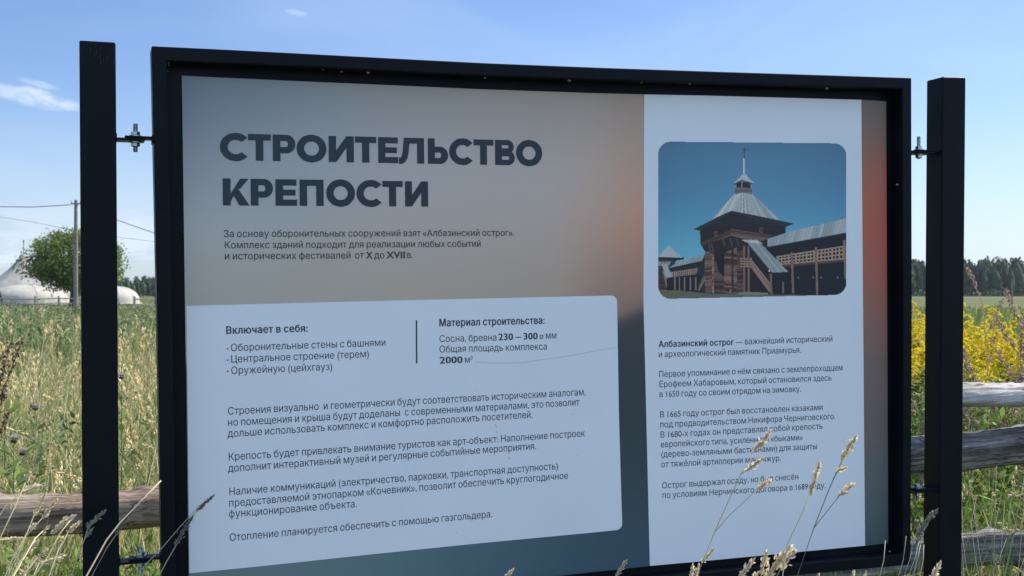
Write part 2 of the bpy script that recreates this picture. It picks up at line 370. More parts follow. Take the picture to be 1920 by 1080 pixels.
# ---- the print -------------------------------------------------
WP = .0440                       # plane of the printed sheet
poster = bpy.data.objects.new('poster', None)
TOPP = [(341, 142), (550, 151.8), (760, 161), (900, 167.3), (1110, 174.5), (1208, 177), (1320, 179), (1615, 187), (1661.5, 190)]
BOTP = [(355, 1160), (700, 1118), (1100, 1074), (1218, 1061.3), (1300, 1054), (1622, 1023.3), (1665.5, 1018.3)]
CARD = np.array(rgb(148, 169, 193))
def alb(c): return np.array(rgb(*c)) / CARD * .80
CTRL = [((345, 150), (62, 86, 112)), ((350, 210), (84, 103, 124)), ((420, 190), (92, 110, 128)), ((520, 170), (101, 116, 132)), ((380, 300), (112, 127, 145)), ((520, 300), (120, 134, 150)), ((380, 450), (128, 140, 152)),
        ((360, 560), (120, 130, 136)), ((560, 560), (127, 133, 136)), ((760, 180), (111, 121, 132)), ((960, 200), (119, 124, 132)), ((800, 330), (130, 138, 150)), ((800, 480), (132, 137, 143)), ((800, 550), (126, 128, 128)),
        ((1000, 340), (134, 138, 146)), ((1000, 470), (134, 133, 138)), ((1000, 550), (124, 121, 118)), ((1100, 190), (120, 120, 124)), ((1190, 190), (112, 108, 108)), ((1120, 320), (136, 132, 134)), ((1195, 300), (133, 119, 112)),
        ((1120, 430), (140, 128, 124)), ((1195, 400), (148, 118, 103)), ((1195, 470), (140, 106, 91)), ((1130, 520), (128, 112, 106)), ((1200, 540), (120, 96, 88)), ((1180, 565), (98, 90, 90)), ((1160, 580), (76, 76, 80)), ((1200, 580), (44, 50, 60)),
        ((1180, 592), (40, 50, 60)), ((1180, 640), (36, 49, 58)), ((1190, 750), (35, 48, 58)), ((1190, 880), (36, 52, 64)), ((1190, 980), (40, 60, 76)), ((1100, 1060), (38, 66, 84)), ((1190, 1050), (38, 62, 86)), ((900, 1060), (52, 80, 98)), ((700, 1070), (64, 92, 108)), ((500, 1080), (72, 96, 110)), ((360, 1100), (72, 94, 106)), ((700, 800), (60, 80, 95)),
        ((1640, 195), (78, 78, 80)), ((1640, 230), (86, 82, 82)), ((1640, 270), (96, 78, 74)), ((1640, 320), (116, 78, 71)), ((1640, 380), (124, 74, 66)), ((1640, 440), (126, 72, 66)), ((1640, 500), (118, 74, 69)), ((1640, 560), (108, 76, 74)), ((1640, 620), (94, 78, 80)), ((1640, 700), (82, 78, 84)), ((1640, 800), (74, 76, 84)), ((1640, 900), (66, 76, 86)), ((1640, 960), (56, 74, 86)), ((1640, 1015), (44, 66, 82)),
        ((1400, 300), (110, 80, 75)), ((1400, 700), (60, 70, 80))]
CP = np.array([c[0] for c in CTRL], float); CC = np.array([alb(c[1]) for c in CTRL]); CC[:] = CC * np.where((CP[:, 0:1] < 1400) & (CP[:, 1:2] < 575), 1, 1) * np.array([.965, 1.0, 1.035])
def poster_color(X, Y):
    right = X > 1400
    out = np.zeros(X.shape + (3,))
    for side in (False, True):
        sel = (CP[:, 0] > 1400) == side
        P, Cc = CP[sel], CC[sel]
        if side:
            w = np.exp(-(Y[..., None] - P[:, 1]) ** 2 / (2 * 30 ** 2)) + 1e-9
        else:                                   # soft washes, with a quicker change where the warm sky meets the dark ground
            edge = lambda x, y: 1 / (1 + np.exp(-(y - np.interp(x, [340, 1155, 1205], [640, 600, 576])) / 7.0))
            sb = edge(X, Y)[..., None]; pb = (P[:, 1] > np.interp(P[:, 0], [340, 1155, 1205], [640, 600, 576])).astype(float)
            w = np.exp(-((X[..., None] - P[:, 0]) ** 2 / (2 * np.where(P[:, 0] > 1100, 46, 105) ** 2) + (Y[..., None] - P[:, 1]) ** 2 / (2 * 62 ** 2))) + 1e-7
            w = w * (sb * pb + (1 - sb) * (1 - pb) + 1e-9)
        c = (w[..., None] * Cc).sum(-2) / w.sum(-1)[..., None]
        out[right == side] = c[right == side]
    return out
def lerp_curve(C, x): return np.interp(x, [p[0] for p in C], [p[1] for p in C])
nx, ny = 260, 170
gx = np.linspace(0, 1, nx); gy = np.linspace(0, 1, ny)
V = np.zeros((ny, nx, 3)); PX = np.zeros((ny, nx)); PY = np.zeros((ny, nx))
for j in range(ny):
    for i in range(nx):
        xt = 341 + (1661.5 - 341) * gx[i]; xb = 355 + (1665.5 - 355) * gx[i]
        yt = lerp_curve(TOPP, xt); yb = lerp_curve(BOTP, xb)
        x = xt + (xb - xt) * gy[j]; y = yt + (yb - yt) * gy[j]; PX[j, i] = x; PY[j, i] = y
        V[j, i] = L(x, y, WP)
idx = np.arange(nx * ny).reshape(ny, nx)
Q = np.stack([idx[1:, :-1], idx[1:, 1:], idx[:-1, 1:], idx[:-1, :-1]], -1).reshape(-1, 4)
poster = link('poster', fast_mesh('poster', V.reshape(-1, 3), Q, poster_color(PX, PY).reshape(-1, 3)), M_PRINT, board)

def flat(name, pts, w, m, parent=poster):
    bm = bmesh.new(); bm.faces.new([bm.verts.new(L(x, y, w)) for x, y in pts])
    me = bpy.data.meshes.new(name); bmesh.ops.recalc_face_normals(bm, faces=bm.faces[:]); bm.to_mesh(me); bm.free(); return link(name, me, m, parent)
def arc(cx, cy, r, a0, a1, n=8): return [(cx + r * math.cos(R(a0 + (a1 - a0) * k / n)), cy - r * math.sin(R(a0 + (a1 - a0) * k / n))) for k in range(n + 1)]
# white cards printed on the sheet
flat('card', [(349.5, 573.5), (560, 568), (800, 562), (1000, 557.5)] + arc(1145, 566, 12, 88, 0) + [(1160.5, 780)] + arc(1154.5, 982, 12, 2, -88) + [(1100, 999.6), (900, 1018.5), (700, 1039), (500, 1060.5), (355, 1075)], WP - .0004, M_WHITE)
flat('card', [(1208, 177.2), (1320, 179.2), (1615, 187.2), (1622, 1023.1), (1300, 1053.8), (1218.5, 1061), (1206.5, 560)], WP - .0004, M_WHITE)
flat('divider', [(779.5, 600.5), (782.2, 600.5), (782.6, 681.2), (779.9, 681.2)], WP - .0008, M_INK)

# ---- lettering: outlines filled with the non-zero rule, as trapezoids
def fill_contours(contours, q=1 / 60):
    """contours: lists of (x,y); returns quads in glyph units"""
    quads = []; E = []
    for c in contours:
        c = [(x, round(y / q) * q) for x, y in c]
        for (x0, y0), (x1, y1) in zip(c, c[1:] + c[:1]):
            if y0 == y1: continue
            E.append((y0, x0, y1, x1, 1) if y0 < y1 else (y1, x1, y0, x0, -1))
    ys = sorted({e[0] for e in E} | {e[2] for e in E})
    for ya, yb in zip(ys, ys[1:]):
        ym = (ya + yb) / 2; act = []
        for (y0, x0, y1, x1, s) in E:
            if y0 <= ya and y1 >= yb:
                k = (x1 - x0) / (y1 - y0); act.append((x0 + k * (ym - y0), x0 + k * (ya - y0), x0 + k * (yb - y0), s))
        act.sort(); wnd = 0; st = None
        for a in act:
            if wnd == 0: st = a
            wnd += a[3]
            if wnd == 0 and st is not None: quads.append(((st[1], ya), (a[1], ya), (a[2], yb), (st[2], yb)))
    return quads
GLY = {}
def text_outline(s, bold):
    key = (s, bold)
    if key in GLY: return GLY[key]
    c = bpy.data.curves.new('outline', 'FONT'); c.body = s; c.size = 1.0; c.resolution_u = 3; c.space_word = .8; c.space_character = 1.0 + bold * 2.2
    c.fill_mode = 'NONE' if c.dimensions == '3D' else 'NONE'
    o = bpy.data.objects.new('outline', c); COL.objects.link(o)
    dg = bpy.context.evaluated_depsgraph_get(); ev = o.evaluated_get(dg); me = ev.to_mesh()
    vs = [(v.co.x, v.co.y) for v in me.vertices]; nb = {}
    for e in me.edges:
        nb.setdefault(e.vertices[0], []).append(e.vertices[1]); nb.setdefault(e.vertices[1], []).append(e.vertices[0])
    conts = []; seen = set()
    for v in range(len(vs)):
        if v in seen or v not in nb: continue
        cyc = [v]; seen.add(v); prev = None; cur = v
        nxt = v + 1 if v + 1 in nb[v] else nb[v][0]
        while nxt not in seen:
            cyc.append(nxt); seen.add(nxt); prev, cur = cur, nxt
            cand = [q for q in nb[cur] if q != prev]
            if not cand: break
            nxt = cand[0]
        if len(cyc) > 2: conts.append([vs[k] for k in cyc])
    ev.to_mesh_clear(); COL.objects.unlink(o); bpy.data.objects.remove(o); bpy.data.curves.remove(c)
    # clusters of contours that overlap along x are one letter
    box = sorted([(min(p[0] for p in k), max(p[0] for p in k), k) for k in conts], key=lambda b: b[0])
    cl = []
    for a, b, k in box:
        if cl and a < cl[-1][1] - 1e-4: cl[-1][1] = max(cl[-1][1], b); cl[-1][2].append(k)
        else: cl.append([a, b, [k]])
    quads = []
    for a, b, ks in cl:
        if bold: ks = [[(x + dx, y + dy) for x, y in k] for k in ks for dx, dy in ((-bold, 0), (bold, 0), (0, bold * .5), (0, -bold * .5))]
        quads += fill_contours(ks)
    x0 = min(b[0] for b in box); x1 = max(b[1] for b in box)
    GLY[key] = (quads, x0, x1); return GLY[key]
CAPH = .73                       # cap height of the default face in em (re-measured below)
_q = text_outline('Н', 0)[0]; CAPH = max(p[1] for k in _q for p in k)
def lay(quads, x0, x1, caph, A, B, up):
    V = []; Fc = []; D = B - A
    for k in quads:
        i = len(V)
        for (x, y) in k: V.append(A + D * ((x - x0) / (x1 - x0)) + up * (y / caph))
        Fc.append((i, i + 1, i + 2, i + 3))
    return V, Fc
WT = WP - .0008
class Block:
    def __init__(s, name, cap, m=M_INK): s.V = []; s.F = []; s.name = name; s.cap = cap; s.m = m
    def add(s, txt, xa, ya, xb, yb, bold=0.0):
        q, x0, x1 = text_outline(txt, bold); A, B = L(xa, ya, WT), L(xb, yb, WT)
        up = (L(xa, ya - s.cap, WT) - A); D = (B - A).normalized(); up = up.length * Vector((-D.z, 0, D.x))
        v, f = lay(q, x0, x1, CAPH, A, B, up); n = len(s.V); s.V += v; s.F += [tuple(n + i for i in k) for k in f]
    def done(s): return link(s.name, mesh(s.name, s.V, s.F), s.m, poster)
BD = .03
b = Block('paragraph', 13.2)
b.add('За основу оборонительных сооружений взят «Албазинский острог».', 419.7, 444.5, 963.7, 442)
b.add('Комплекс зданий подходит для реализации любых событий', 421.8, 465.6, 901.3, 462.6)
b.add('и исторических фестивалей', 421.8, 486.3, 657.3, 484.7); b.add('от', 666, 484.6, 682.3, 484.5); b.add('X', 687, 484.5, 698, 484.5, BD)
b.add('до', 701.8, 484.4, 720.8, 484.3); b.add('XVII', 725.2, 484.2, 759, 484.1, BD); b.add('в.', 763.6, 484, 773.8, 483.9); b.done()
b = Block('heading', 14.2); b.add('Включает в себя:', 424.8, 626.1, 576.5, 621.7, BD); b.add('Материал строительства:', 824.2, 612, 1020.6, 606.9, BD); b.done()
b = Block('bullet_list', 14.0)
b.add('Оборонительные стены с башнями', 433, 658.4, 722.9, 648.3); b.add('Центральное строение (терем)', 433.8, 679.9, 691.8, 669.6); b.add('Оружейную (цейхгауз)', 433.8, 701.3, 623, 693.6)
for y in (653.9, 675.2, 696.2):
    A = [L(426.7 + 1.9 * math.cos(t), y + 1.9 * math.sin(t), WT) for t in (.78, 2.36, 3.93, 5.5)]; n = len(b.V); b.V += A; b.F.append((n, n + 3, n + 2, n + 1))
b.done()
b = Block('material_list', 13.2)
b.add('Сосна, бревна', 824.2, 641.5, 930.9, 638.5); b.add('230 – 300', 935.2, 637.9, 1007.8, 636, BD); b.add('ø мм', 1012, 635.6, 1043.3, 634.7)
b.add('Общая площадь комплекса', 824.2, 661.1, 1025.3, 655.4); b.add('2000', 825, 681.6, 866.9, 680.4, BD); b.add('м²', 872, 680.2, 886.5, 679.8); b.done()
b = Block('paragraph', 14.4)
b.add('Строения визуально  и геометрически будут соответствовать историческим аналогам,', 427.8, 777.7, 1097.9, 740.8)
b.add('но помещения и крыша будут доделаны  с современными материалами, это позволит', 427.8, 799, 1086.8, 759.8)
b.add('дольше использовать комплекс и комфортно расположить посетителей.', 427, 819.8, 998.4, 783.2); b.done()
b = Block('paragraph', 14.4)
b.add('Крепость будет привлекать внимание туристов как арт-объект. Наполнение построек', 429.1, 863.4, 1096.7, 818.2)
b.add('дополнит интерактивный музей и регулярные событийные мероприятия.', 427.8, 885, 1005.2, 842.3); b.done()
b = Block('paragraph', 14.4)
b.add('Наличие коммуникаций (электричество, парковки, транспортная доступность)', 430.4, 928.8, 1046.2, 879.6)
b.add('предоставляемой этнопарком «Кочевник», позволит обеспечить круглогодичное', 430, 950.2, 1065, 897.4); b.add('функционирование объекта.', 429.5, 970.4, 669.1, 950.8); b.done()
b = Block('paragraph', 14.2); b.add('Отопление планируется обеспечить с помощью газгольдера.', 430.8, 1014.6, 922.8, 969.6); b.done()
b = Block('paragraph', 11.8)
b.add('Албазинский острог', 1235.3, 651, 1376, 646.7, BD); b.add('— важнейший исторический', 1379.3, 646.4, 1560.7, 640.3); b.add('и археологический памятник Приамурья.', 1235.3, 670, 1501.7, 661.3); b.done()
b = Block('paragraph', 11.8)
b.add('Первое упоминание о нём связано с землепроходцем', 1236, 707.3, 1580, 694.3); b.add('Ерофеем Хабаровым, который остановился здесь', 1236.7, 726, 1559, 713.5); b.add('в 1650 году со своим отрядом на зимовку.', 1236.7, 744.7, 1501.7, 734.5); b.done()
b = Block('paragraph', 11.8)
for t in [('В 1665 году острог был восстановлен казаками', 1237.7, 782.7, 1542.3, 768.7), ('под предводительством Никифора Черниговского.', 1238, 801.7, 1566, 785.7),
          ('В 1680-х годах он представлял собой крепость', 1238.7, 820.7, 1542.3, 804), ('европейского типа, усиленного «быками»', 1239, 839, 1505, 825),
          ('(дерево-земляными бастионами) для защиты', 1240, 857.3, 1531.7, 842), ('от тяжёлой артиллерии маньчжур.', 1240, 876.3, 1464, 864.3)]: b.add(*t)
b.done()
b = Block('paragraph', 11.8); b.add('Острог выдержал осаду, но был снесён', 1241.7, 916, 1496.7, 898.7); b.add('по условиям Нерчинского договора в 1689 году.', 1242.3, 934.3, 1548, 915.3); b.done()

# ---- the bold title, letter by letter
VS, HS = .285, .235
def rect(x0, y0, x1, y1): return [(x0, y0), (x1, y0), (x1, y1), (x0, y1)]
def ell(cx, cy, rx, ry, a0=0, a1=360, n=40, rev=False):
    p = [(cx + rx * math.cos(R(a0 + (a1 - a0) * k / n)), cy + ry * math.sin(R(a0 + (a1 - a0) * k / n))) for k in range(n + (0 if a1 - a0 == 360 else 1))]
    return p[::-1] if rev else p
def bowl(x0, w, y0, y1, hs=HS, vs=VS):
    r = (y1 - y0) / 2; cy = (y0 + y1) / 2; ri = r - hs
    out = [(x0, y0)] + ell(w - r, cy, r, r, -90, 90, 20) + [(x0, y1)]
    inn = [(vs, cy - ri)] + ell(w - r, cy, max(r - vs, .05), ri, -90, 90, 16) + [(vs, cy + ri)]
    return [out, inn[::-1]]
def glyph(ch, w):
    if ch == 'О': return [ell(w / 2, .5, w / 2, .53), ell(w / 2, .5, w / 2 - VS, .53 - .26, rev=True)]
    if ch == 'С':
        rx, a = w / 1.743, 42
        o = ell(rx, .5, rx, .53, a, 360 - a, 36); i = ell(rx, .5, rx - VS, .53 - .26, a + 3, 357 - a, 32); return [o + i[::-1]]
    if ch == 'Т': return [rect(0, 1 - HS, w, 1), rect(w / 2 - VS / 2, 0, w / 2 + VS / 2, 1)]
    if ch == 'Р': return [rect(0, 0, VS, 1)] + bowl(0, w, .30, 1)
    if ch == 'Ь': return [rect(0, 0, VS, 1)] + bowl(0, w, 0, .68)
    if ch == 'В': return [rect(0, 0, VS, 1)] + bowl(0, w * .95, .47, 1, .2) + bowl(0, w, 0, .57, .21)
    if ch == 'И': return [rect(0, 0, VS, 1), rect(w - VS, 0, w, 1), [(VS * .9, 0.02), (VS * .9, .0), (VS, 0), (w - VS * .75, .66), (w - VS * .75, 1), (w - VS, 1), (VS * .75, .34)]]
    if ch == 'Е': return [rect(0, 0, VS, 1), rect(0, 0, w, HS), rect(0, 1 - HS, w * .98, 1), rect(0, .39, w * .93, .39 + HS * .95)]
    if ch == 'П': return [rect(0, 0, VS, 1), rect(w - VS, 0, w, 1), rect(0, 1 - HS, w, 1)]
    if ch == 'К': return [rect(0, 0, VS, 1), [(VS * .8, .42), (VS * .8, .36), (w * .66, 1), (w * .98, 1), (w * .40, .33), (VS, .15)][::-1], [(w * .32, .52), (w * .62, 0), (w, 0), (w * .58, .62)]]
    if ch == 'Л':
        x = w - VS
        leg = [(0, -.02), (.07, -.03), (.16, -.01), (.27, .08), (.34, .22), (.385, .42), (.42, .78), (x, .78), (x, 1), (.20, 1), (.155, .55), (.125, .34), (.09, .24), (.04, .215), (0, .22)]
        return [rect(x, 0, w, 1), leg]
Z = 1920 / 680
def ap(zx, zy): return 380 + zx / Z, 220 + zy / Z
for (word, ext, base, top) in [('СТРОИТЕЛЬСТВО', [(92, 238), (241, 362), (372, 492), (498, 656), (668, 801), (807, 920), (930, 1036), (1040, 1173), (1193, 1300), (1306, 1430), (1435, 1540), (1549, 1653), (1660, 1798)], ((92, 226), (1798, 256)), ((92, 84), (1798, 125))),
                               ('КРЕПОСТИ', [(107, 248), (255, 373), (386, 500), (514, 641), (655, 807), (815, 948), (952, 1060), (1072, 1194)], ((107, 466), (1194, 472)), ((107, 323), (1194, 340)))]:
    V = []; Fc = []
    for ch, (xa, xb) in zip(word, ext):
        def on(c, x): (x0, y0), (x1, y1) = c; return y0 + (y1 - y0) * (x - x0) / (x1 - x0)
        A = L(*ap(xa, on(base, xa)), WT); B = L(*ap(xb, on(base, xb)), WT); T = L(*ap(xa, on(top, xa)), WT)
        h = (T - A).length; wr = (B - A).length / h; q = fill_contours(glyph(ch, wr), 1 / 90)
        D = (B - A).normalized(); up = h * Vector((-D.z, 0, D.x)); up = (T - A) * .5 + up * .5
        v, f = lay(q, 0, wr, 1, A, B, up); n = len(V); V += v; Fc += [tuple(n + i for i in k) for k in f]
    link('title', mesh('title', V, Fc), M_INK_TITLE, poster)

# scratches and a smear on the card
M_SCR = mat('scratch_grey', (.36, .39, .44), .5)[0]
def stroke(bm, pts, w):
    P = [L(x, y, WT - .0002) for x, y in pts]
    a = [bm.verts.new(p + Vector((0, 0, w / 2))) for p in P]; c = [bm.verts.new(p - Vector((0, 0, w / 2))) for p in P]
    for i in range(len(P) - 1): bm.faces.new((a[i], c[i], c[i + 1], a[i + 1]))
bm = bmesh.new()
stroke(bm, [(890, 678.5), (930, 680.6), (975, 680), (1025, 673), (1080, 665), (1130, 655), (1157, 651.5)], .0016)
link('scratch', bm_done(bm, 'scratch'), mat('faint_scratch', (.60, .62, .65), .5)[0], poster)
bm = bmesh.new()
stroke(bm, [(928, 796), (931, 800), (932, 806)], .002); stroke(bm, [(930, 808), (932, 812), (933, 818)], .002); stroke(bm, [(931.5, 822), (935, 823)], .002); stroke(bm, [(953, 858), (957, 860)], .0015); stroke(bm, [(1072, 776), (1075, 777)], .0015)
sr = random.Random(4)
for _ in range(60):
    x, y = (sr.uniform(360, 1150), sr.uniform(600, 1000)) if sr.random() < .6 else (sr.uniform(1225, 1605), sr.uniform(200, 1010))
    if 1228 < x < 1595 and 258 < y < 566: continue
    ll = sr.choice([.6, .9, 1.3, 2.0]); stroke(bm, [(x, y), (x + ll, y + sr.uniform(-.4, .4))], sr.uniform(.0005, .0013))
link('scuff', bm_done(bm, 'scuff'), M_SCR, poster)

# ---- the printed picture: a wooden fortress, drawn on a fine colour mesh (coordinates of an enlarged view of it)
ZP = 1398 / 440
X0, X1, Y0, Y1 = 106, 1233, 78, 1021; ST = 2.9
gx = np.arange(X0, X1 + ST, ST); gy = np.arange(Y0, Y1 + ST, ST); GX, GY = np.meshgrid(gx, gy)
IMG = np.zeros(GX.shape + (3,))
t = np.clip((GY - 80) / 700, 0, 1)[..., None]
c0, c1, c2 = np.array((58, 98, 134.)), np.array((63, 116, 156.)), np.array((78, 146, 182.))
IMG[:] = np.where(t < .5, c0 + (c1 - c0) * t * 2, c1 + (c2 - c1) * (t - .5) * 2)
IMG -= (np.abs(GX - 670) / 560)[..., None] ** 2 * np.array((6, 8, 8.))
rs = np.random.default_rng(3); NZ = rs.normal(0, 1, GX.shape)
def inside(poly):
    m = np.zeros(GX.shape, bool); x, y = GX, GY
    for (xa, ya), (xb, yb) in zip(poly, poly[1:] + poly[:1]):
        if ya == yb: continue
        c = ((ya > y) != (yb > y)) & (x < (xb - xa) * (y - ya) / (yb - ya) + xa); m ^= c
    return m
def fillp(poly, col, grain=6, stripe=None):
    m = inside(poly); c = np.array(col, float) + NZ[..., None] * grain
    if stripe:
        kind, per, amp = stripe[:3]
        if kind == 'lin': dx, dy = stripe[3]; ph = (GX * dx + GY * dy) / per
        else: (cx, cy) = stripe[3]; ph = np.arctan2(GX - cx, GY - cy) / per
        k = np.floor(ph); rnd = np.modf(np.abs(np.sin(k * 12.9898) * 43758.5453))[0] - .5
        edge = (np.modf(np.abs(ph))[0] < .22)
        c = c + (rnd * amp)[..., None] - (edge * amp * .55)[..., None]
    IMG[m] = np.clip(c, 4, 255)[m]
def line(p, q, w, col, grain=3):
    (xa, ya), (xb, yb) = p, q; l = math.hypot(xb - xa, yb - ya) or 1; nx_, ny_ = -(yb - ya) / l * w / 2, (xb - xa) / l * w / 2
    fillp([(xa + nx_, ya + ny_), (xb + nx_, yb + ny_), (xb - nx_, yb - ny_), (xa - nx_, ya - ny_)], col, grain)
DK, WOOD = (24, 28, 38), (66, 58, 58)
# ground and far wall
fillp([(100, 962), (400, 985), (600, 975), (760, 990), (1240, 985), (1240, 1030), (100, 1030)], (72, 82, 84), 7, ('lin', 9, 8, (.15, 1)))
fillp([(100, 962), (270, 966), (400, 985), (160, 1006), (100, 1000)], (70, 82, 68), 6)
# far left tower and gallery
fillp([(150, 880), (400, 860), (400, 985), (240, 968), (150, 962)], (22, 25, 34), 4)
fillp([(106, 768), (168, 700), (252, 772)], (128, 148, 168), 5, ('rad', .09, 22, (168, 690)))
fillp([(106, 770), (252, 772), (262, 765), (262, 782), (215, 790), (106, 796)], DK, 3)
fillp([(106, 780), (215, 790), (190, 860), (106, 860)], (40, 46, 56), 4)
fillp([(106, 796), (185, 796), (165, 830), (110, 822)], (96, 112, 124), 5, ('lin', 9, 16, (1, .2)))
fillp([(128, 806), (160, 812), (202, 908), (160, 908)], (112, 132, 146), 5, ('lin', 8, 18, (1, -.45)))
fillp([(106, 820), (130, 822), (160, 965), (106, 965)], (48, 42, 46), 6, ('lin', 7, 20, (0, 1)))
line((136, 850), (166, 962), 8, (104, 98, 96))
fillp([(172, 834), (240, 788), (384, 752), (384, 790)], (108, 130, 148), 5, ('lin', 12, 20, (1, .35)))
fillp([(172, 834), (384, 788), (384, 840), (190, 858)], DK, 3)
fillp([(190, 856), (345, 832), (345, 872), (190, 892)], (70, 66, 68), 6)
for k in range(13): line((194 + k * 12, 856 - k * 1.8), (194 + k * 12, 890 - k * 1.6), 4, (118, 112, 112))
for y in (862, 876): line((190, y), (345, y - 22), 3, (112, 106, 106))
fillp([(160, 892), (345, 872), (345, 970), (160, 966)], (20, 24, 34), 4)
for x in (207, 235, 266, 300, 332): line((x, 890), (x, 968), 7, (92, 92, 98))
fillp([(384, 756), (395, 745), (395, 970), (350, 970), (348, 940), (386, 880), (330, 880)], (30, 32, 42), 4)
line((348, 968), (392, 885), 12, (94, 88, 88)); line((352, 940), (390, 862), 4, (84, 80, 80))
# right wall with its gallery
fillp([(720, 700), (1235, 620), (1235, 1000), (720, 990)], (17, 21, 32), 3)
fillp([(712, 684), (750, 652), (1235, 536), (1235, 622), (740, 712)], (118, 138, 156), 6, ('lin', 20, 26, (1, .28)))
line((740, 713), (1235, 623), 4, (52, 60, 72))
fillp([(815, 762), (1235, 700), (1235, 722), (815, 775)], (28, 32, 42), 3)
for k in range(20): line((822 + k * 21.5, 762 - k * 3.1), (822 + k * 21.5, 815 - k * 1.7), 7, (126, 118, 114), 8)
for (ya, yb) in ((768, 702), (784, 724), (802, 750), (815, 776)): line((812, ya), (1235, yb), 8, (118, 110, 106), 9)
line((840, 822), (1235, 788), 14, (56, 52, 56)); 
for x, y0_, y1_ in ((904, 742, 985), (1048, 712, 992), (1216, 668, 900)): line((x, y0_), (x + 8, y1_), 13, (92, 82, 80), 8)
for x in (942, 1032, 1080, 1178): line((x, 885), (x, 897), 5, (92, 104, 116))
line((852, 918), (852, 985), 12, (78, 76, 80))
# tower body
fillp([(560, 640), (760, 650), (760, 720), (560, 720)], (26, 28, 37), 3)
fillp([(385, 745), (620, 700), (620, 978), (540, 990), (385, 985)], (18, 20, 28), 3)
fillp([(440, 760), (505, 760), (505, 985), (440, 985)], (60, 52, 54), 7, ('lin', 12, 40, (0, 1)))
fillp([(445, 762), (505, 760), (505, 890), (470, 860)], (16, 18, 26), 3)
fillp([(386, 742), (440, 742), (440, 985), (386, 985)], (72, 62, 60), 9, ('lin', 11.5, 54, (0.1, 1)))
fillp([(502, 712), (576, 706), (576, 990), (500, 988)], (76, 64, 62), 9, ('lin', 11.5, 56, (-.1, 1)))
fillp([(545, 712), (556, 712), (556, 985), (545, 985)], (38, 36, 42), 5, ('lin', 11.5, 30, (0, 1)))
fillp([(428, 742), (440, 742), (440, 985), (428, 985)], (96, 82, 78), 8, ('lin', 11.5, 50, (0, 1)))
fillp([(576, 700), (625, 700), (625, 978), (576, 980)], (54, 47, 50), 7, ('lin', 12, 40, (0.1, 1)))
# overhanging upper storey
fillp([(356, 600), (545, 495), (868, 575), (868, 625), (740, 668), (600, 668), (545, 640), (362, 700)], (25, 27, 37), 3, ('lin', 16, 6, (.05, 1)))
fillp([(362, 690), (545, 625), (600, 640), (600, 700), (500, 745), (440, 745), (385, 735)], (26, 26, 34), 4)
fillp([(360, 682), (545, 602), (545, 640), (362, 704)], (72, 64, 64), 8, ('lin', 13, 44, (.42, 1)))
fillp([(540, 600), (790, 640), (770, 660), (720, 672), (600, 655), (540, 640)], (78, 70, 68), 8, ('lin', 13, 44, (-.14, 1)))
for x in (490, 535, 575): line((x, 655), (x + 16, 705), 9, (58, 52, 54), 6)
for x in (408, 425): line((x, 690), (x + 12, 740), 9, (60, 54, 56), 6)
for (x, y) in ((440, 615), (712, 594)): fillp([(x, y), (x + 20, y - 2), (x + 20, y + 30), (x, y + 32)], (62, 60, 64), 4); fillp([(x + 6, y + 6), (x + 14, y + 5), (x + 14, y + 24), (x + 6, y + 26)], (26, 28, 36), 3)
# main roof
fillp([(318, 604), (545, 490), (920, 570), (868, 590), (545, 504), (360, 612)], (30, 36, 46), 3)
fillp([(430, 542), (545, 493), (830, 548), (672, 392), (570, 384)], (126, 142, 158), 7, ('rad', .055, 30, (615, 300)))
fillp([(430, 542), (545, 493), (605, 384), (570, 384)], (142, 157, 171), 6, ('rad', .05, 28, (615, 300)))
# lantern, little roof, mast and vane
fillp([(566, 350), (668, 352), (668, 396), (612, 382), (566, 398)], (84, 88, 96), 6, ('lin', 9, 28, (0, 1)))
fillp([(568, 318), (664, 328), (668, 358), (566, 352)], (24, 30, 42), 3)
for x in (570, 606, 662): line((x, 318), (x, 358), 8, (104, 112, 120))
fillp([(556, 334), (620, 266), (682, 332), (606, 312)], (134, 152, 170), 5, ('rad', .11, 24, (620, 250)))
fillp([(556, 334), (606, 308), (682, 332), (670, 336), (606, 316), (566, 340)], (44, 54, 68), 3)
line((622, 178), (620, 270), 12, (152, 176, 194)); line((624, 178), (624, 270), 4, (110, 134, 154))
line((621, 118), (621, 180), 7, (40, 62, 82)); line((604, 160), (640, 124), 4, (42, 66, 86)); line((612, 130), (646, 130), 6, (44, 66, 84)); line((628, 92), (628, 125), 2.5, (64, 98, 126))
# covered stair in front
fillp([(600, 664), (700, 668), (735, 690), (640, 684)], (136, 150, 162), 5, ('lin', 14, 22, (1, .2)))
fillp([(615, 690), (665, 690), (770, 860), (780, 985), (650, 980), (615, 975)], (22, 24, 33), 4)
fillp([(640, 682), (722, 690), (884, 858), (786, 862)], (112, 130, 146), 6, ('lin', 13, 26, (1, -.78)))
line((640, 684), (788, 864), 5, (60, 68, 78)); line((786, 863), (884, 859), 5, (46, 54, 66))
for x in (622, 648): line((x, 700), (x, 980), 12, (92, 76, 72), 8)
fillp([(596, 772), (668, 772), (668, 832), (596, 826)], (58, 52, 54), 5)
for k in range(4): line((596, 778 + k * 15), (668, 782 + k * 15), 6, (112, 102, 96), 6)
for k in range(4): line((602 + k * 20, 772), (602 + k * 20, 830), 5, (112, 102, 96), 6)
line((664, 790), (786, 945), 9, (112, 104, 102)); line((664, 822), (786, 985), 16, (104, 97, 95)); line((664, 806), (786, 964), 6, (108, 100, 98))
line((779, 868), (782, 988), 13, (86, 78, 78), 6); line((771, 845), (771, 858), 9, (150, 160, 170))
line((540, 962), (540, 985), 12, (86, 88, 94))
fillp([(585, 980), (640, 976), (760, 982), (760, 994), (585, 992)], (92, 102, 104), 7)
IMG = np.clip(IMG, 3, 255)
LIN = np.where(IMG / 255 <= .04045, IMG / 255 / 12.92, ((IMG / 255 + .055) / 1.055) ** 2.4) / CARD * .80
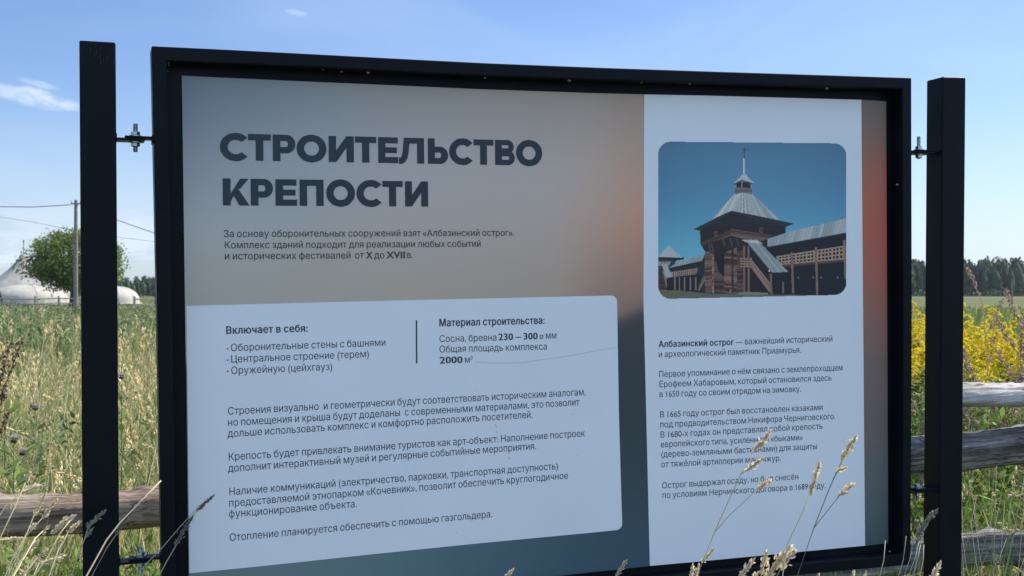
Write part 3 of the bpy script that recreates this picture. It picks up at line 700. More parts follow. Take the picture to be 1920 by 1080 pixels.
# rounded outline of the picture, slightly skewed as printed
yt = 80 + (GX - 180) / 1000 * 10; yb = 1019 - np.clip((GX - 160) / 1020, 0, 1) * 23
xl = np.full(GX.shape, 108.); xr = np.full(GX.shape, 1231.); RR = 74
cx = np.clip(GX, xl + RR, xr - RR); cy = np.clip(GY, yt + RR, yb - RR)
ok = np.hypot(GX - cx, GY - cy) <= RR
fok = ok[:-1, :-1] & ok[1:, :-1] & ok[:-1, 1:] & ok[1:, 1:]
# vectorised L()
PXc = 1200 + GX / ZP; PYc = 240 + GY / ZP
dx_ = (PXc - 960) / F; dy_ = -(PYc - 540) / F
Dv = np.stack([dx_, cp - dy_ * sp_, sp_ + dy_ * cp], -1)
tt = ((BP + BW * (WP - .0007) - CAMP).dot(BW)) / (Dv @ np.array(BW))
Pv = np.array(CAMP) + Dv * tt[..., None] - np.array(BORG)
VV = np.stack([Pv @ np.array(BU), Pv @ np.array(BW), Pv[..., 2]], -1)
idx = np.arange(GX.size).reshape(GX.shape)
Q = np.stack([idx[1:, :-1], idx[1:, 1:], idx[:-1, 1:], idx[:-1, :-1]], -1)[fok]
used = np.unique(Q); remap = -np.ones(GX.size, int); remap[used] = np.arange(len(used))
link('picture', fast_mesh('picture', VV.reshape(-1, 3)[used], remap[Q], LIN.reshape(-1, 3)[used]), M_PRINT, poster)

# ------------------------------------------------------------------ log fence behind the board
def log_mesh(name, a, b, r0, r1, seg=26, n=70, rough=.10, seed=0, flat_end=True):
    rs = np.random.default_rng(seed); a, b = Vector(a), Vector(b); d = (b - a); ln = d.length; d.normalize()
    ph = rs.uniform(0, 6.28, (6, 3)); V = []; kn = [(rs.uniform(0, ln), rs.uniform(0, 6.28), rs.uniform(.10, .34), rs.uniform(.018, .045)) for _ in range(int(ln * 5) + 2)]; n = max(n, int(ln * 55))
    for i in range(n + 1):
        s = i / n; x = s * ln; r = r0 + (r1 - r0) * s
        bend = .02 * math.sin(s * 3.1 + ph[0, 0]) + .008 * math.sin(s * 11 + ph[0, 1])
        for k in range(seg):
            t = 2 * math.pi * k / seg
            q = 1 + rough * (.5 * math.sin(2 * t + ph[1, 0] + x * .9) + .35 * math.sin(3 * t + ph[1, 1] - x * 1.7) + .25 * math.sin(5 * t + ph[2, 0] + x * 2.6) + .2 * math.sin(9 * t + ph[2, 1]) + .22 * math.sin(x * 9 + t * 2 + ph[3, 0])) + rs.normal(0, rough * .16) + sum(a * math.exp(-((x - kx) / kw) ** 2 - (((t - kt + math.pi) % (2 * math.pi) - math.pi) / .38) ** 2) for kx, kt, a, kw in kn if abs(x - kx) < .12)
            V.append((x, math.cos(t) * r * q + bend * .3, math.sin(t) * r * q + bend))
    Fq = [(i * seg + k, i * seg + (k + 1) % seg, (i + 1) * seg + (k + 1) % seg, (i + 1) * seg + k) for i in range(n) for k in range(seg)]
    Fq.append(tuple(range(seg))[::-1]); Fq.append(tuple(n * seg + k for k in range(seg)))
    me = mesh(name, V, Fq); return me, a, d
def add_log(name, a, b, r0, r1, m, parent, **k):
    me, o_, d_ = log_mesh(name, a, b, r0, r1, **k)
    o = link(name, me, m, parent, smooth=True); o.location = Vector(o_) - Vector(parent.location); o.rotation_euler = d_.to_track_quat('X', 'Z').to_euler(); return o
FL = lambda px: 3.66 + (px - 100) / 1800 * .62        # fence line, metres ahead
p0 = at(960, 550, FL(960)); fence = thing('log_fence', 'weathered grey log rail fence standing behind the information board', 'fence', (p0.x, p0.y, 0))
def fp(px, py, dd=0): return at(px, py, FL(px) + dd)
add_log('rail', fp(-420, 968), fp(700, 924), .066, .058, M_LOG, fence, seed=1, rough=.13)
add_log('rail', fp(1762, 757), fp(2350, 706), .043, .049, M_RAIL, fence, seed=2, rough=.16)
add_log('rail', fp(1500, 876, .02), fp(2350, 812, .02), .062, .070, M_RAIL_DARK, fence, seed=3, rough=.17)
add_log('rail', fp(1380, 1078, .01), fp(2350, 1004, .01), .056, .062, M_RAIL_DARK, fence, seed=4, rough=.17)
for px, top in ((1440, 690), (640, 880)):
    g = fp(px, 700, .13); t_ = fp(px, top, .13); add_log('post', (g.x, g.y, 0), (g.x, g.y, t_.z), .065, .055, M_LOG, fence, seed=px, n=30)

# ------------------------------------------------------------------ vegetation builders (arrays)
class Pile:
    """collects quads with point colours"""
    def __init__(s): s.V = []; s.Q = []; s.C = []; s.n = 0
    def add(s, V, Q, C):
        V = np.asarray(V, np.float32).reshape(-1, 3); s.V.append(V); s.Q.append(np.asarray(Q, np.int64).reshape(-1, 4) + s.n)
        C = np.asarray(C, np.float32); s.C.append(np.broadcast_to(C, V.shape) if C.ndim == 1 else C); s.n += len(V)
    def mesh(s, name): return fast_mesh(name, np.concatenate(s.V), np.concatenate(s.Q), np.concatenate(s.C))
def blades(P, base, h, w, lean, col, droop=.25, rng=RNG, levels=4, tipcol=None):
    """ribbons: base (n,3), height, width, lean direction (n,2) metres at tip"""
    n = len(base); k = np.linspace(0, 1, levels); ang = rng.uniform(0, 2 * np.pi, n)
    side = np.stack([np.cos(ang), np.sin(ang) * .6, np.zeros(n)], -1)
    V = np.zeros((n, levels, 2, 3)); C = np.zeros((n, levels, 2, 3))
    for i, t in enumerate(k):
        c = base.copy(); c[:, :2] += lean * (t ** 1.8)[..., None] if False else lean * t ** 1.8
        c[:, 2] += h * (t - droop * np.hypot(lean[:, 0], lean[:, 1]) / np.maximum(h, .05) * t ** 3)
        ww = (w * (1 - .88 * t ** 1.5))[:, None]
        V[:, i, 0] = c - side * ww / 2; V[:, i, 1] = c + side * ww / 2
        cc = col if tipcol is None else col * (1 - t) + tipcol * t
        C[:, i, 0] = cc; C[:, i, 1] = cc
    id0 = (np.arange(n) * levels * 2)[:, None]; q = []
    for i in range(levels - 1): q.append(np.stack([id0[:, 0] + 2 * i, id0[:, 0] + 2 * i + 1, id0[:, 0] + 2 * i + 3, id0[:, 0] + 2 * i + 2], -1))
    P.add(V.reshape(-1, 3), np.concatenate(q), C.reshape(-1, 3))
    tip = base.copy(); tip[:, :2] += lean; tip[:, 2] += h * (1 - droop * np.hypot(lean[:, 0], lean[:, 1]) / np.maximum(h, .05)); return tip
def flecks(P, cen, size, col, rng=RNG, aspect=.5, up=0.0):
    """small randomly turned leaf-like quads (diamonds)"""
    n = len(cen); a = rng.normal(0, 1, (n, 3)); a[:, 2] += up; a /= np.linalg.norm(a, axis=1)[:, None]
    b = np.cross(a, rng.normal(0, 1, (n, 3))); b /= np.linalg.norm(b, axis=1)[:, None] + 1e-9
    s = np.asarray(size).reshape(-1, 1) * np.ones((n, 1)); mid = cen + a * s * .08
    V = np.stack([cen - a * s / 2, mid + b * s * aspect / 2, cen + a * s / 2, mid - b * s * aspect / 2], 1)
    id0 = np.arange(n)[:, None] * 4 + np.arange(4); C = np.repeat(np.asarray(col, float).reshape(-1, 3) * np.ones((n, 3)), 4, 0)
    P.add(V.reshape(-1, 3), id0, C)
def spikelets(P, cen, axis, ln, wd, col):
    """solid little seed shapes: octahedra drawn as quads, long along axis"""
    n = len(cen); axis = axis / (np.linalg.norm(axis, axis=1)[:, None] + 1e-9)
    u = np.cross(axis, np.array([.31, .77, .55])); u /= np.linalg.norm(u, axis=1)[:, None]; v = np.cross(axis, u)
    ln = np.asarray(ln).reshape(-1, 1) * np.ones((n, 1)); wd = np.asarray(wd).reshape(-1, 1) * np.ones((n, 1))
    ring = []
    for z, r in ((-.5, .25), (-.15, 1.0), (.2, .8), (.5, .08)):
        for k in range(4):
            t = k * math.pi / 2 + .4; ring.append(cen + axis * ln * z + (u * math.cos(t) + v * math.sin(t)) * wd * .5 * r)
    V = np.stack(ring, 1); q = []
    for i in range(3):
        for k in range(4): q.append([i * 4 + k, i * 4 + (k + 1) % 4, (i + 1) * 4 + (k + 1) % 4, (i + 1) * 4 + k])
    Q = (np.arange(n)[:, None, None] * 16 + np.array(q)[None]).reshape(-1, 4)
    C = np.repeat(np.asarray(col, float).reshape(-1, 3) * np.ones((n, 3)), 16, 0); P.add(V.reshape(-1, 3), Q, C)
STRAW = np.array([(.74, .62, .33), (.60, .50, .23), (.84, .74, .45), (.44, .37, .16), (.42, .42, .14)])
GREEN = np.array([(.13, .20, .045), (.16, .24, .06), (.10, .15, .04), (.20, .26, .07), (.15, .21, .09)])
def pick(A, n, rng=RNG, var=.15): return A[rng.integers(0, len(A), n)] * (1 + rng.normal(0, var, (n, 1))).clip(.5, 1.6)
def wedge(n, d0, d1, half=.50, rng=RNG, left=None):
    d = np.sqrt(rng.uniform(d0 ** 2, d1 ** 2, n)); x = rng.uniform(-half, half, n) * (d + 1.2); return np.stack([x, d, np.zeros(n)], -1)
def clump(p, s):        # smooth pseudo noise for patches
    return np.sin(p[:, 0] * 1.7 * s + 1.3) * np.sin(p[:, 1] * 1.3 * s + .7) + .6 * np.sin(p[:, 0] * 3.9 * s + p[:, 1] * 2.9 * s) + .4 * np.sin(p[:, 1] * 7.1 * s - p[:, 0] * 5.3 * s)

# ------------------------------------------------------------------ meadow grass (stuff)
G = Pile()
def meadow(n, d0, d1, hm, wd, straw, patch, seeds=0.0, half=.56):
    b = wedge(n, d0, d1, half); c = clump(b, patch); n = len(b)
    rightside = (b[:, 0] / b[:, 1] > .26)
    h = hm * RNG.uniform(.45, 1.1, n) * (1 + .16 * c); isS = RNG.uniform(0, 1, n) < np.clip(straw + .22 * c - .25 * rightside, .05, .95)
    h[isS] *= 1.12
    h = np.minimum(h, hm * 1.25)
    lean = RNG.normal(0, .27, (n, 2)) * h[:, None] + np.array([.10, 0]) * h[:, None]
    col = np.where(isS[:, None], pick(STRAW, n), pick(GREEN, n)); wv = wd * RNG.uniform(.5, 1.3, n) * np.where(isS, .75, 1.25)
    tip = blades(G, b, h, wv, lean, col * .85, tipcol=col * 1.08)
    if seeds:
        k = isS & (RNG.uniform(0, 1, n) < seeds); tp = tip[k]; ln = lean[k]; hh = h[k]
        for _ in range(9):
            q = RNG.uniform(0, .16, len(tp)); pos = tp - np.stack([ln[:, 0] * q, ln[:, 1] * q, hh * q], -1) + RNG.normal(0, wd * .9, tp.shape)
            ax = np.stack([ln[:, 0], ln[:, 1], hh], -1) + RNG.normal(0, .12, tp.shape); spikelets(G, pos, ax, wd * 3.2 * RNG.uniform(.7, 1.3, len(tp)), wd * 1.0, pick(STRAW[[0, 2]], len(tp)) * 1.08)
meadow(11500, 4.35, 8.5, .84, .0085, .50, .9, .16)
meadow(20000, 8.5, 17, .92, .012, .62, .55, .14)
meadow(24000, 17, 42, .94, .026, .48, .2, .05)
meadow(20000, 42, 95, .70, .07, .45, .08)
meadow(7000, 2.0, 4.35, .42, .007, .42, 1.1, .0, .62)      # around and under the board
def tangle(n, d0, d1, hm, wd):
    b = wedge(n, d0, d1, .56); h = hm * RNG.uniform(.4, 1.0, n); a = RNG.uniform(0, 6.28, n); ln = RNG.uniform(.25, .75, n) * h
    isS = RNG.uniform(0, 1, n) < .68; col = np.where(isS[:, None], pick(STRAW, n), pick(GREEN, n) * 1.2)
    tip = blades(G, b, h, wd * RNG.uniform(.6, 1.5, n), np.stack([np.cos(a) * ln, np.sin(a) * ln * .6], -1), col, .55, RNG, 6, tipcol=col * 1.15)
    k = isS & (RNG.uniform(0, 1, n) < .18); tp = tip[k]; d_ = np.stack([np.cos(a[k]), np.sin(a[k]) * .6, -.3 + 0 * a[k]], -1)
    for _ in range(14):
        pos = tp - d_ * RNG.uniform(0, .12, (len(tp), 1)) + RNG.normal(0, wd * .8, tp.shape); spikelets(G, pos, d_ + RNG.normal(0, .3, d_.shape), wd * 2.6, wd * 1.1, pick(STRAW[[0, 2]], len(tp)))
tangle(7200, 4.35, 8.0, .95, .0075); tangle(4200, 8.0, 14.0, 1.0, .011)
gm = G.mesh('meadow_grass'); go = link('meadow_grass', gm, M_LEAF); go['kind'] = 'stuff'
go['label'] = 'tall green and straw coloured meadow grass'

# broad leaved weeds filling the grass, bluish green farther off
W = Pile()
def weeds(cx, cy, rad, n_stem, hmax, leafs, size, cols):
    for _ in range(n_stem):
        x, y = cx + RNG.normal(0, rad), cy + RNG.normal(0, rad); h = hmax * RNG.uniform(.6, 1.05); k = RNG.uniform(.15, 1, leafs)
        cen = np.stack([x + RNG.normal(0, .08 + size, leafs) * (1.15 - k * .6), y + RNG.normal(0, .08 + size, leafs) * (1.15 - k * .6), k * h], -1)
        flecks(W, cen, size * RNG.uniform(.6, 1.3, leafs), pick(cols, leafs), aspect=.42, up=.3)
WG = np.array([(.11, .155, .065), (.14, .19, .085), (.075, .11, .045), (.20, .235, .11)])
for _ in range(360):
    dd = RNG.uniform(21, 62); px = RNG.uniform(-250, 640); c = at(px, 560, dd); weeds(c.x, c.y, .5, 3, RNG.uniform(.7, 1.2), 46, .12, WG * 1.25)
for _ in range(60):
    dd = RNG.uniform(5.6, 9); px = RNG.uniform(-200, 330); c = at(px, 560, dd); weeds(c.x, c.y, .12, 2, RNG.uniform(.5, .85), 46, .05, WG * 1.15)
YG = np.array([(.16, .26, .04), (.12, .21, .035), (.20, .30, .06), (.09, .15, .03)])
for _ in range(150):
    dd = RNG.uniform(5.0, 7.6); px = RNG.uniform(1560, 2300); c = at(px, 560, dd); weeds(c.x, c.y, .10, 3, RNG.uniform(.55, 1.08), 44, .055, YG)
for _ in range(60):
    dd = RNG.uniform(3.9, 4.7); px = RNG.uniform(-100, 420); c = at(px, 560, dd); weeds(c.x, c.y, .10, 3, RNG.uniform(.35, .62), 36, .045, YG)
wo_ = link('weed_undergrowth', W.mesh('weed_undergrowth'), M_LEAF); wo_['kind'] = 'stuff'; wo_['label'] = 'leafy green weeds filling the meadow grass'

# ------------------------------------------------------------------ goldenrod
YEL = np.array([(.94, .76, .04), (.90, .70, .03), (.96, .82, .10), (.84, .68, .05)])
def goldenrod_parts(seed):
    rng = np.random.default_rng(seed); S = Pile(); Lf = Pile(); Y = Pile()
    for s in range(4):
        ang = rng.uniform(0, 6.28); r = rng.uniform(.02, .09); h = rng.uniform(1.15, 1.42); ln = np.array([[math.cos(ang), math.sin(ang)]]) * rng.uniform(.08, .28)
        b0 = np.array([[math.cos(ang) * r, math.sin(ang) * r, 0]]); ax = np.array([ln[0, 0], ln[0, 1], h])
        blades(S, b0, np.array([h]), np.array([.011]), ln, np.array([[.14, .17, .05]]), 0, rng, 6)
        def on(t): return b0[0] + np.array([ln[0, 0] * t ** 1.8, ln[0, 1] * t ** 1.8, h * t])
        for k in range(60):
            t = rng.uniform(.15, .92); p = on(t); a = rng.uniform(0, 6.28); l_ = .085 * (1.1 - .5 * t)
            e = p + np.array([math.cos(a), math.sin(a), rng.uniform(-.1, .6)]) * l_; sd_ = np.array([-math.sin(a), math.cos(a), 0]) * .009
            m_ = (p + e) / 2 + np.array([0, 0, .008]); c = GREEN[rng.integers(0, 5)] * rng.uniform(.9, 1.5)
            Lf.add([p, m_ + sd_, e, m_ - sd_], [[0, 1, 2, 3]], c)
        for k in range(13):                       # arching sprays
            t = .82 + .18 * (k / 12); p = on(t); a = rng.uniform(0, 6.28); l_ = .19 * (1.1 - .8 * (k / 12)) * rng.uniform(.7, 1.2); m = 34
            u = np.linspace(.12, 1, m); x = u * l_; z = .36 * l_ * np.sin(u * 2.7) - .03 * u
            cen = p + np.stack([x * math.cos(a), x * math.sin(a), z], -1)
            cen = np.repeat(cen, 2, 0) + rng.normal(0, .0030, (m * 2, 3)) * np.array([1, 1, .8]); cen[:, 2] += .004
            flecks(Y, cen, .012 * rng.uniform(.7, 1.3, m * 2), np.where(rng.uniform(0, 1, (m * 2, 1)) < .06 + .30 * (1 - t) / .2 * .6, np.array([[.50, .52, .07]]), YEL[rng.integers(0, 4, m * 2)]) * rng.uniform(.8, 1.1, (m * 2, 1)), rng, .8)
    return S.mesh('stem'), Lf.mesh('leaves'), Y.mesh('flower_spray')
GR = 'goldenrod plants flowering behind the fence'
GLAB = 'flowering goldenrod with arching yellow sprays behind the log fence'
protos = []
for i in range(3):
    t_ = thing('goldenrod', GLAB, 'goldenrod', (0, 0, 0), 0, GR)
    a_, b_, c_ = goldenrod_parts(20 + i); link('stem', a_, M_LEAF, t_); link('leaves', b_, M_LEAF, t_); link('flower_spray', c_, M_PETAL, t_); protos.append(t_)
spots = [(1722, 6.3, 1.0), (1742, 7.0, 1.02), (1770, 6.6, .98), (1826, 6.2, .97), (1850, 6.9, 1.02), (1838, 7.6, 1.02), (1890, 6.7, 1.0), (1925, 6.3, .96), (1950, 6.9, 1.0), (1985, 6.4, 1.0), (2030, 7.0, 1.02), (1700, 6.9, 1.0), (1665, 6.5, .98), (1803, 6.9, 1.0), (1884, 7.4, 1.0)]
for i, (px, dd, s) in enumerate(spots):
    o = protos[i] if i < 3 else copy_tree(protos[i % 3])
    g = at(px, 560, dd); o.location = (g.x, g.y, 0); o.rotation_euler = (0, 0, RNG.uniform(0, 6.28)); o.scale = (s, s, s)

# ------------------------------------------------------------------ dry weeds and thistles
def dry_weed(name, label, cat, px, dd, h, colA, colB, seed, leanx=0.0, branches=9, group=None, tight=.011, seeds=34, rise=.30):
    rng = np.random.default_rng(seed); g = at(px, 560, dd); t_ = thing(name, label, cat, (g.x, g.y, 0), 0, group); S = Pile()
    def stem(p, q, w):
        d_ = q - p; sd_ = np.cross(d_, [0, 1, 0]); sd_ = sd_ / (np.linalg.norm(sd_) + 1e-9) * w / 2; fw = np.array([0, w / 2, 0])
        for s_ in (sd_, fw): S.add([p - s_, p + s_, q + s_ * .5, q - s_ * .5], [[0, 1, 2, 3]], colA * rng.uniform(.8, 1.2))
    top = np.array([leanx, 0, h]); zero = np.zeros(3); stem(zero, top * .5, .009); stem(top * .5, top, .007)
    for k in range(branches):
        t = .42 + .58 * k / (branches - 1); p = top * t; a = rng.uniform(0, 6.28); l_ = (rise - .20 * (t - .42)) * rng.uniform(.7, 1.1) * h
        e = p + np.array([math.cos(a) * .55 + leanx * .4, math.sin(a) * .4, .95]) * l_ * .8; stem(p, e, .005); m = seeds; Hd = Pile()
        u = rng.uniform(.25, 1, m)[:, None]; cen = p + (e - p) * u + rng.normal(0, tight, (m, 3))
        spikelets(Hd, cen, np.tile(e - p, (m, 1)) + rng.normal(0, .15, (m, 3)), .016 * rng.uniform(.6, 1.3, m), .008, colB * rng.uniform(.75, 1.25, (m, 1))); link('seed_head', Hd.mesh('seed_head'), M_SEED, t_)
    link('stem', S.mesh('stem'), M_SEED, t_); return t_
BR = np.array((.13, .085, .06)); PK = np.array((.30, .22, .19)); TN = np.array((.42, .36, .28))
dry_weed('dock_plant', 'dark brown dry dock plant with branching spikes above the left log', 'dry plant', -66, 5.0, 1.04, BR * 1.1, BR * 1.7, 1, .13, 9, tight=.006, seeds=64, rise=.50)
dry_weed('dock_plant', 'paler brown dry weed beside the dark dock at the left picture edge', 'dry plant', -50, 6.0, 1.05, TN * .7, PK * 1.2, 2, .08, 11)
dry_weed('mugwort_plant', 'tall pinkish grey mugwort rising right of the goldenrod', 'dry plant', 1910, 5.9, 1.33, TN * .9, PK * 1.8, 3, .01, 16, tight=.008, seeds=60)
dry_weed('mugwort_plant', 'leaning pale dry weed with silvery tip standing above the goldenrod', 'dry plant', 1880, 6.0, 1.44, TN, TN * 1.3, 4, -.10, 6, tight=.007, rise=.28)
dry_weed('mugwort_plant', 'short greyish dry weed among the goldenrod near the right post', 'dry plant', 1816, 5.5, 1.16, TN * .8, TN, 5, .0, 11, tight=.008)
dry_weed('mugwort_plant', 'brownish dry weed in the goldenrod at the right picture edge', 'dry plant', 1920, 5.3, 1.05, BR * 1.5, PK * 1.6, 6, .02, 11, tight=.008)
dry_weed('mugwort_plant', 'thin grey dry weed in the gap between frame and right post', 'dry plant', 1722, 5.4, .95, TN * .8, TN, 7, .0, 10, tight=.008)

def thistle(px, py, dd, label, seed):
    rng = np.random.default_rng(seed); p = at(px, py, dd); t_ = thing('thistle', label, 'thistle', (p.x, p.y, 0)); S = Pile(); H = Pile(); Lf = Pile()
    blades(S, np.array([[0., 0, 0]]), np.array([p.z]), np.array([.012]), np.array([[.0, 0]]), np.array([[.12, .17, .06]]), 0, rng, 5)
    for k in range(26):
        z = rng.uniform(.2, .95) * p.z; a = rng.uniform(0, 6.28); l_ = rng.uniform(.07, .15); q = np.array([0, 0, z]); e = q + np.array([math.cos(a), math.sin(a), .45]) * l_; s_ = np.array([-math.sin(a), math.cos(a), 0]) * .016
        Lf.add([q, (q + e) / 2 + s_, e, (q + e) / 2 - s_], [[0, 1, 2, 3]], GREEN[rng.integers(0, 5)] * rng.uniform(.9, 1.4))
    for (dx, dz) in ((0, 0), (.035, -.05))[:2 if seed == 1 else 1]:
        c = np.array([dx, 0, p.z + dz]); m = 110; a = rng.normal(0, 1, (m, 3)); a /= np.linalg.norm(a, axis=1)[:, None]
        dn = a.copy(); dn[:, 2] = -np.abs(dn[:, 2]) * .9; spikelets(S, c + dn * .009 + [0, 0, -.005], dn, .010, .005, np.array((.12, .14, .08)))
        a[:, 2] = np.abs(a[:, 2]) * .8 + .15; spikelets(H, c + a * .010, a, .014, .004, np.array((.58, .48, .58)) * rng.uniform(.7, 1.2, (m, 1)))
        if dx: blades(S, np.array([[0, 0, p.z - .14]]), np.array([.09 + dz + .05]), np.array([.006]), np.array([[dx, 0]]), np.array([[.12, .17, .06]]), 0, rng, 3)
    link('stem', S.mesh('stem'), M_LEAF, t_); link('leaves', Lf.mesh('leaves'), M_LEAF, t_); link('flower_head', H.mesh('flower_head'), M_PETAL, t_)
thistle(26, 823, 4.7, 'thistle with large mauve head nearest above the left log', 1)
thistle(67, 763, 5.6, 'thistle with one pale lilac head in straw grass left of the post', 2)
thistle(9, 742, 6.0, 'pink lilac thistle head at the left picture edge', 3)
thistle(228, 705, 6.2, 'small lilac thistle in the gap between left post and frame', 6)

def husks(P, cen, axis, ln, wd, col):
    """papery glumes: two crossed folded diamonds along axis"""
    n = len(cen); axis = axis / (np.linalg.norm(axis, axis=1)[:, None] + 1e-9); u = np.cross(axis, RNG.normal(0, 1, (n, 3))); u /= np.linalg.norm(u, axis=1)[:, None] + 1e-9; v = np.cross(axis, u)
    ln = np.asarray(ln).reshape(-1, 1) * np.ones((n, 1)); wd = np.asarray(wd).reshape(-1, 1) * np.ones((n, 1)); c4 = np.repeat(col, 4, 0)
    for w_ in (u, v):
        V = np.stack([cen - axis * ln * .5, cen + w_ * wd * .5 - axis * ln * .1, cen + axis * ln * .5, cen - w_ * wd * .5 - axis * ln * .1], 1); P.add(V.reshape(-1, 3), np.arange(n)[:, None] * 4 + np.arange(4), c4)
# ------------------------------------------------------------------ foreground grass stalks
STALK_G = 'dry cocksfoot grass stalks in front of the board'
def stalk(label, stem, heads, depth, col=(.92, .81, .60), wide=1.0, branches=(), seed=0, stemcol=(.42, .36, .22), group=None, thick=.0011):
    """stem: pixels from base to tip; heads: (x0,y0,x1,y1,width px). All at one real distance, grown down to the ground."""
    depth *= .88; rng = np.random.default_rng(seed + 100); P = [at(x, y, depth + .02 * i) for i, (x, y) in enumerate(stem)]
    d0 = (P[0] - P[1]).normalized(); foot = P[0].copy(); q = [P[0]]
    k = 0
    while q[0].z > .25 and k < 40:               # carry on downwards, straightening towards the root
        d0 = (d0 * .75 + Vector((0, 0, -1)) * .25).normalized(); q.insert(0, q[0] + d0 * .12); k += 1
    q.insert(0, Vector((q[0].x, q[0].y, 0))); root = q[0].copy()
    t_ = thing('grass_stalk', label, 'grass stalk', root, 0, group)
    bm = bmesh.new(); pts = [p - root for p in q + P[1:]]; n = len(pts)
    add_tube(bm, pts, [thick * (1.25 - .55 * i / n) for i in range(n)], 6)
    for br in branches:
        bp = [at(x, y, depth + .03) - root for x, y in br]; add_tube(bm, bp, [thick * .7] * len(bp), 5)
    me = bm_done(bm, 'stem'); m_ = mat('dry_stem', stemcol, .7)[0] if ('stem%s' % (stemcol,)) not in CACHE else CACHE['stem%s' % (stemcol,)]; CACHE['stem%s' % (stemcol,)] = m_
    link('stem', me, m_, t_, smooth=True)
    pxm = depth / F
    for (x0, y0, x1, y1, wpx) in heads:
        H = Pile(); A, B = np.array(at(x0, y0, depth + .03) - root), np.array(at(x1, y1, depth + .03) - root); ln = np.linalg.norm(B - A); wd = wpx * pxm * wide
        nb = max(5, int(ln / (wd * .30))); per = 14; u = np.repeat((np.arange(nb) + .5) / nb, per); env = np.sin(np.clip(u * .92 + .10, 0, 1) * np.pi) ** .6
        lump = .62 + .38 * np.sin(u * nb * 1.9 + seed)      # uneven tufts along the head
        off = rng.normal(0, 1, (len(u), 3)) * (wd * .28 * env * lump)[:, None]
        cen = A + (B - A) * (u + rng.normal(0, .45 / nb, len(u)))[:, None] + off
        ax = np.tile((B - A) / ln, (len(u), 1)) + off / wd * 1.2 + rng.normal(0, .18, (len(u), 3))
        c = np.array(col) * rng.uniform(.62, 1.25, (len(u), 1)) * np.array([1, rng.uniform(.95, 1.02), rng.uniform(.9, 1.05)])
        husks(H, cen, ax, wd * .60 * rng.uniform(.7, 1.25, len(u)), wd * .27 * rng.uniform(.7, 1.2, len(u)), c); link('seed_head', H.mesh('seed_head'), M_SEED, t_)
    return t_
CACHE = {}
stalk('tall dry grass stalk with four ragged tufts over the right card text', [(1302, 1092), (1340, 997.5), (1367, 937), (1388.5, 890), (1406.6, 864.6), (1413, 842), (1443, 811)],
      [(1414, 847, 1425, 830, 11), (1424, 838, 1444, 808, 14), (1401, 880, 1433, 857, 13), (1425, 913, 1445, 900, 14), (1318, 1052, 1340, 1027, 9)], 2.55,
      branches=[[(1340, 997.5), (1368, 966), (1400, 936), (1428, 910)], [(1388.5, 890), (1404, 878), (1425, 862)]], seed=1)
stalk('upright dry grass stalk with one dense pale head over the right card', [(1470, 1060), (1477, 1020), (1505, 960), (1518, 928), (1524, 910), (1536, 868)],
      [(1521, 924, 1537, 866, 14)], 2.5, seed=2)
stalk('dark stemmed dry grass stalk rightmost on the card with a leaning head', [(1494, 1082), (1526, 990), (1555, 916), (1576, 870), (1604, 818)],
      [(1578, 862, 1606, 817, 15), (1568, 884, 1586, 876, 13), (1574, 928, 1600, 908, 15)], 2.5, seed=3, stemcol=(.13, .12, .10), branches=[[(1526, 990), (1548, 962), (1577, 926)], [(1562, 898), (1572, 882)]])
low = [(1386, 1082, 1414, 1048, 13), (1428, 1074, 1438, 1034, 14), (1440, 1078, 1480, 1026, 20), (1466, 1062, 1492, 1030, 16), (1296, 1086, 1299, 1058, 10), (1303, 1086, 1311, 1058, 9), (1412, 1086, 1424, 1072, 12), (1598, 1088, 1601, 1072, 8), (1620, 1088, 1624, 1070, 5), (1748, 1086, 1763, 1054, 13), (945, 1086, 963, 1066, 8), (1155, 1080, 1175, 1050, 8), (1530, 1092, 1536, 1076, 8)]
labs = ['small lit seed head between the two tallest clusters under the right card', 'blunt pale seed head standing beside the biggest bottom cluster', 'largest pale seed cluster at the lower edge of the right card', 'short plump seed head leaning right beside the largest bottom cluster', 'tiny narrow seed head left of the tall four tufted stalk', 'tiny narrow seed head touching the base of the four tufted stalk', 'low seed tip just left of the blunt bottom head', 'tiny lit seed tip below the right edge of the right card', 'very thin seed tip below the board frame at right', 'bright pinkish seed head in front of the right post base', 'small pale seed tip in front of the bottom frame at mid picture', 'small grey seed head in front of the dark strip between the cards', 'tiny seed tip below the dark stemmed stalk']
for i, (h_, lb) in enumerate(zip(low, labs)):
    x0, y0, x1, y1, w_ = h_; dx, dy = x0 - x1, y0 - y1
    grey = i == 11
    stalk(lb, [(x0 + dx * 1.2, y0 + dy * 1.2 + 25), (x0, y0), (x1, y1)], [h_], 2.45 + .03 * (i % 4), seed=10 + i, col=(.55, .53, .46) if grey else (.93, .82, .62))
SHADE_GREY = (.34, .33, .29)  # straw heads near the board, its shade painted into their colour
stalk('shade-grey feathery grass plume in front of the gap by the right post', [(1712, 1100), (1722, 1010), (1735, 985), (1757, 956)], [(1722, 1002, 1742, 972, 13), (1738, 976, 1758, 955, 9), (1716, 1025, 1728, 1003, 11)], 3.42, seed=30, col=SHADE_GREY, stemcol=(.30, .27, .20))
stalk('shade-grey grass head lying across the lower left post', [(140, 1060), (158, 1012), (166, 985), (197, 957)], [(164, 987, 198, 957, 11), (163, 1004, 173, 992, 10)], 2.76, seed=31, col=(.50, .50, .45), branches=[[(157, 1014), (168, 998)]])  # head colour greyed to carry the board's shade
stalk('shade-grey grass stalk slanting across the gap by the left bracket', [(168, 1088), (200, 1028), (222, 996), (252, 944)], [(220, 998, 238, 966, 10), (236, 972, 252, 944, 9)], 2.76, seed=32, col=SHADE_GREY)
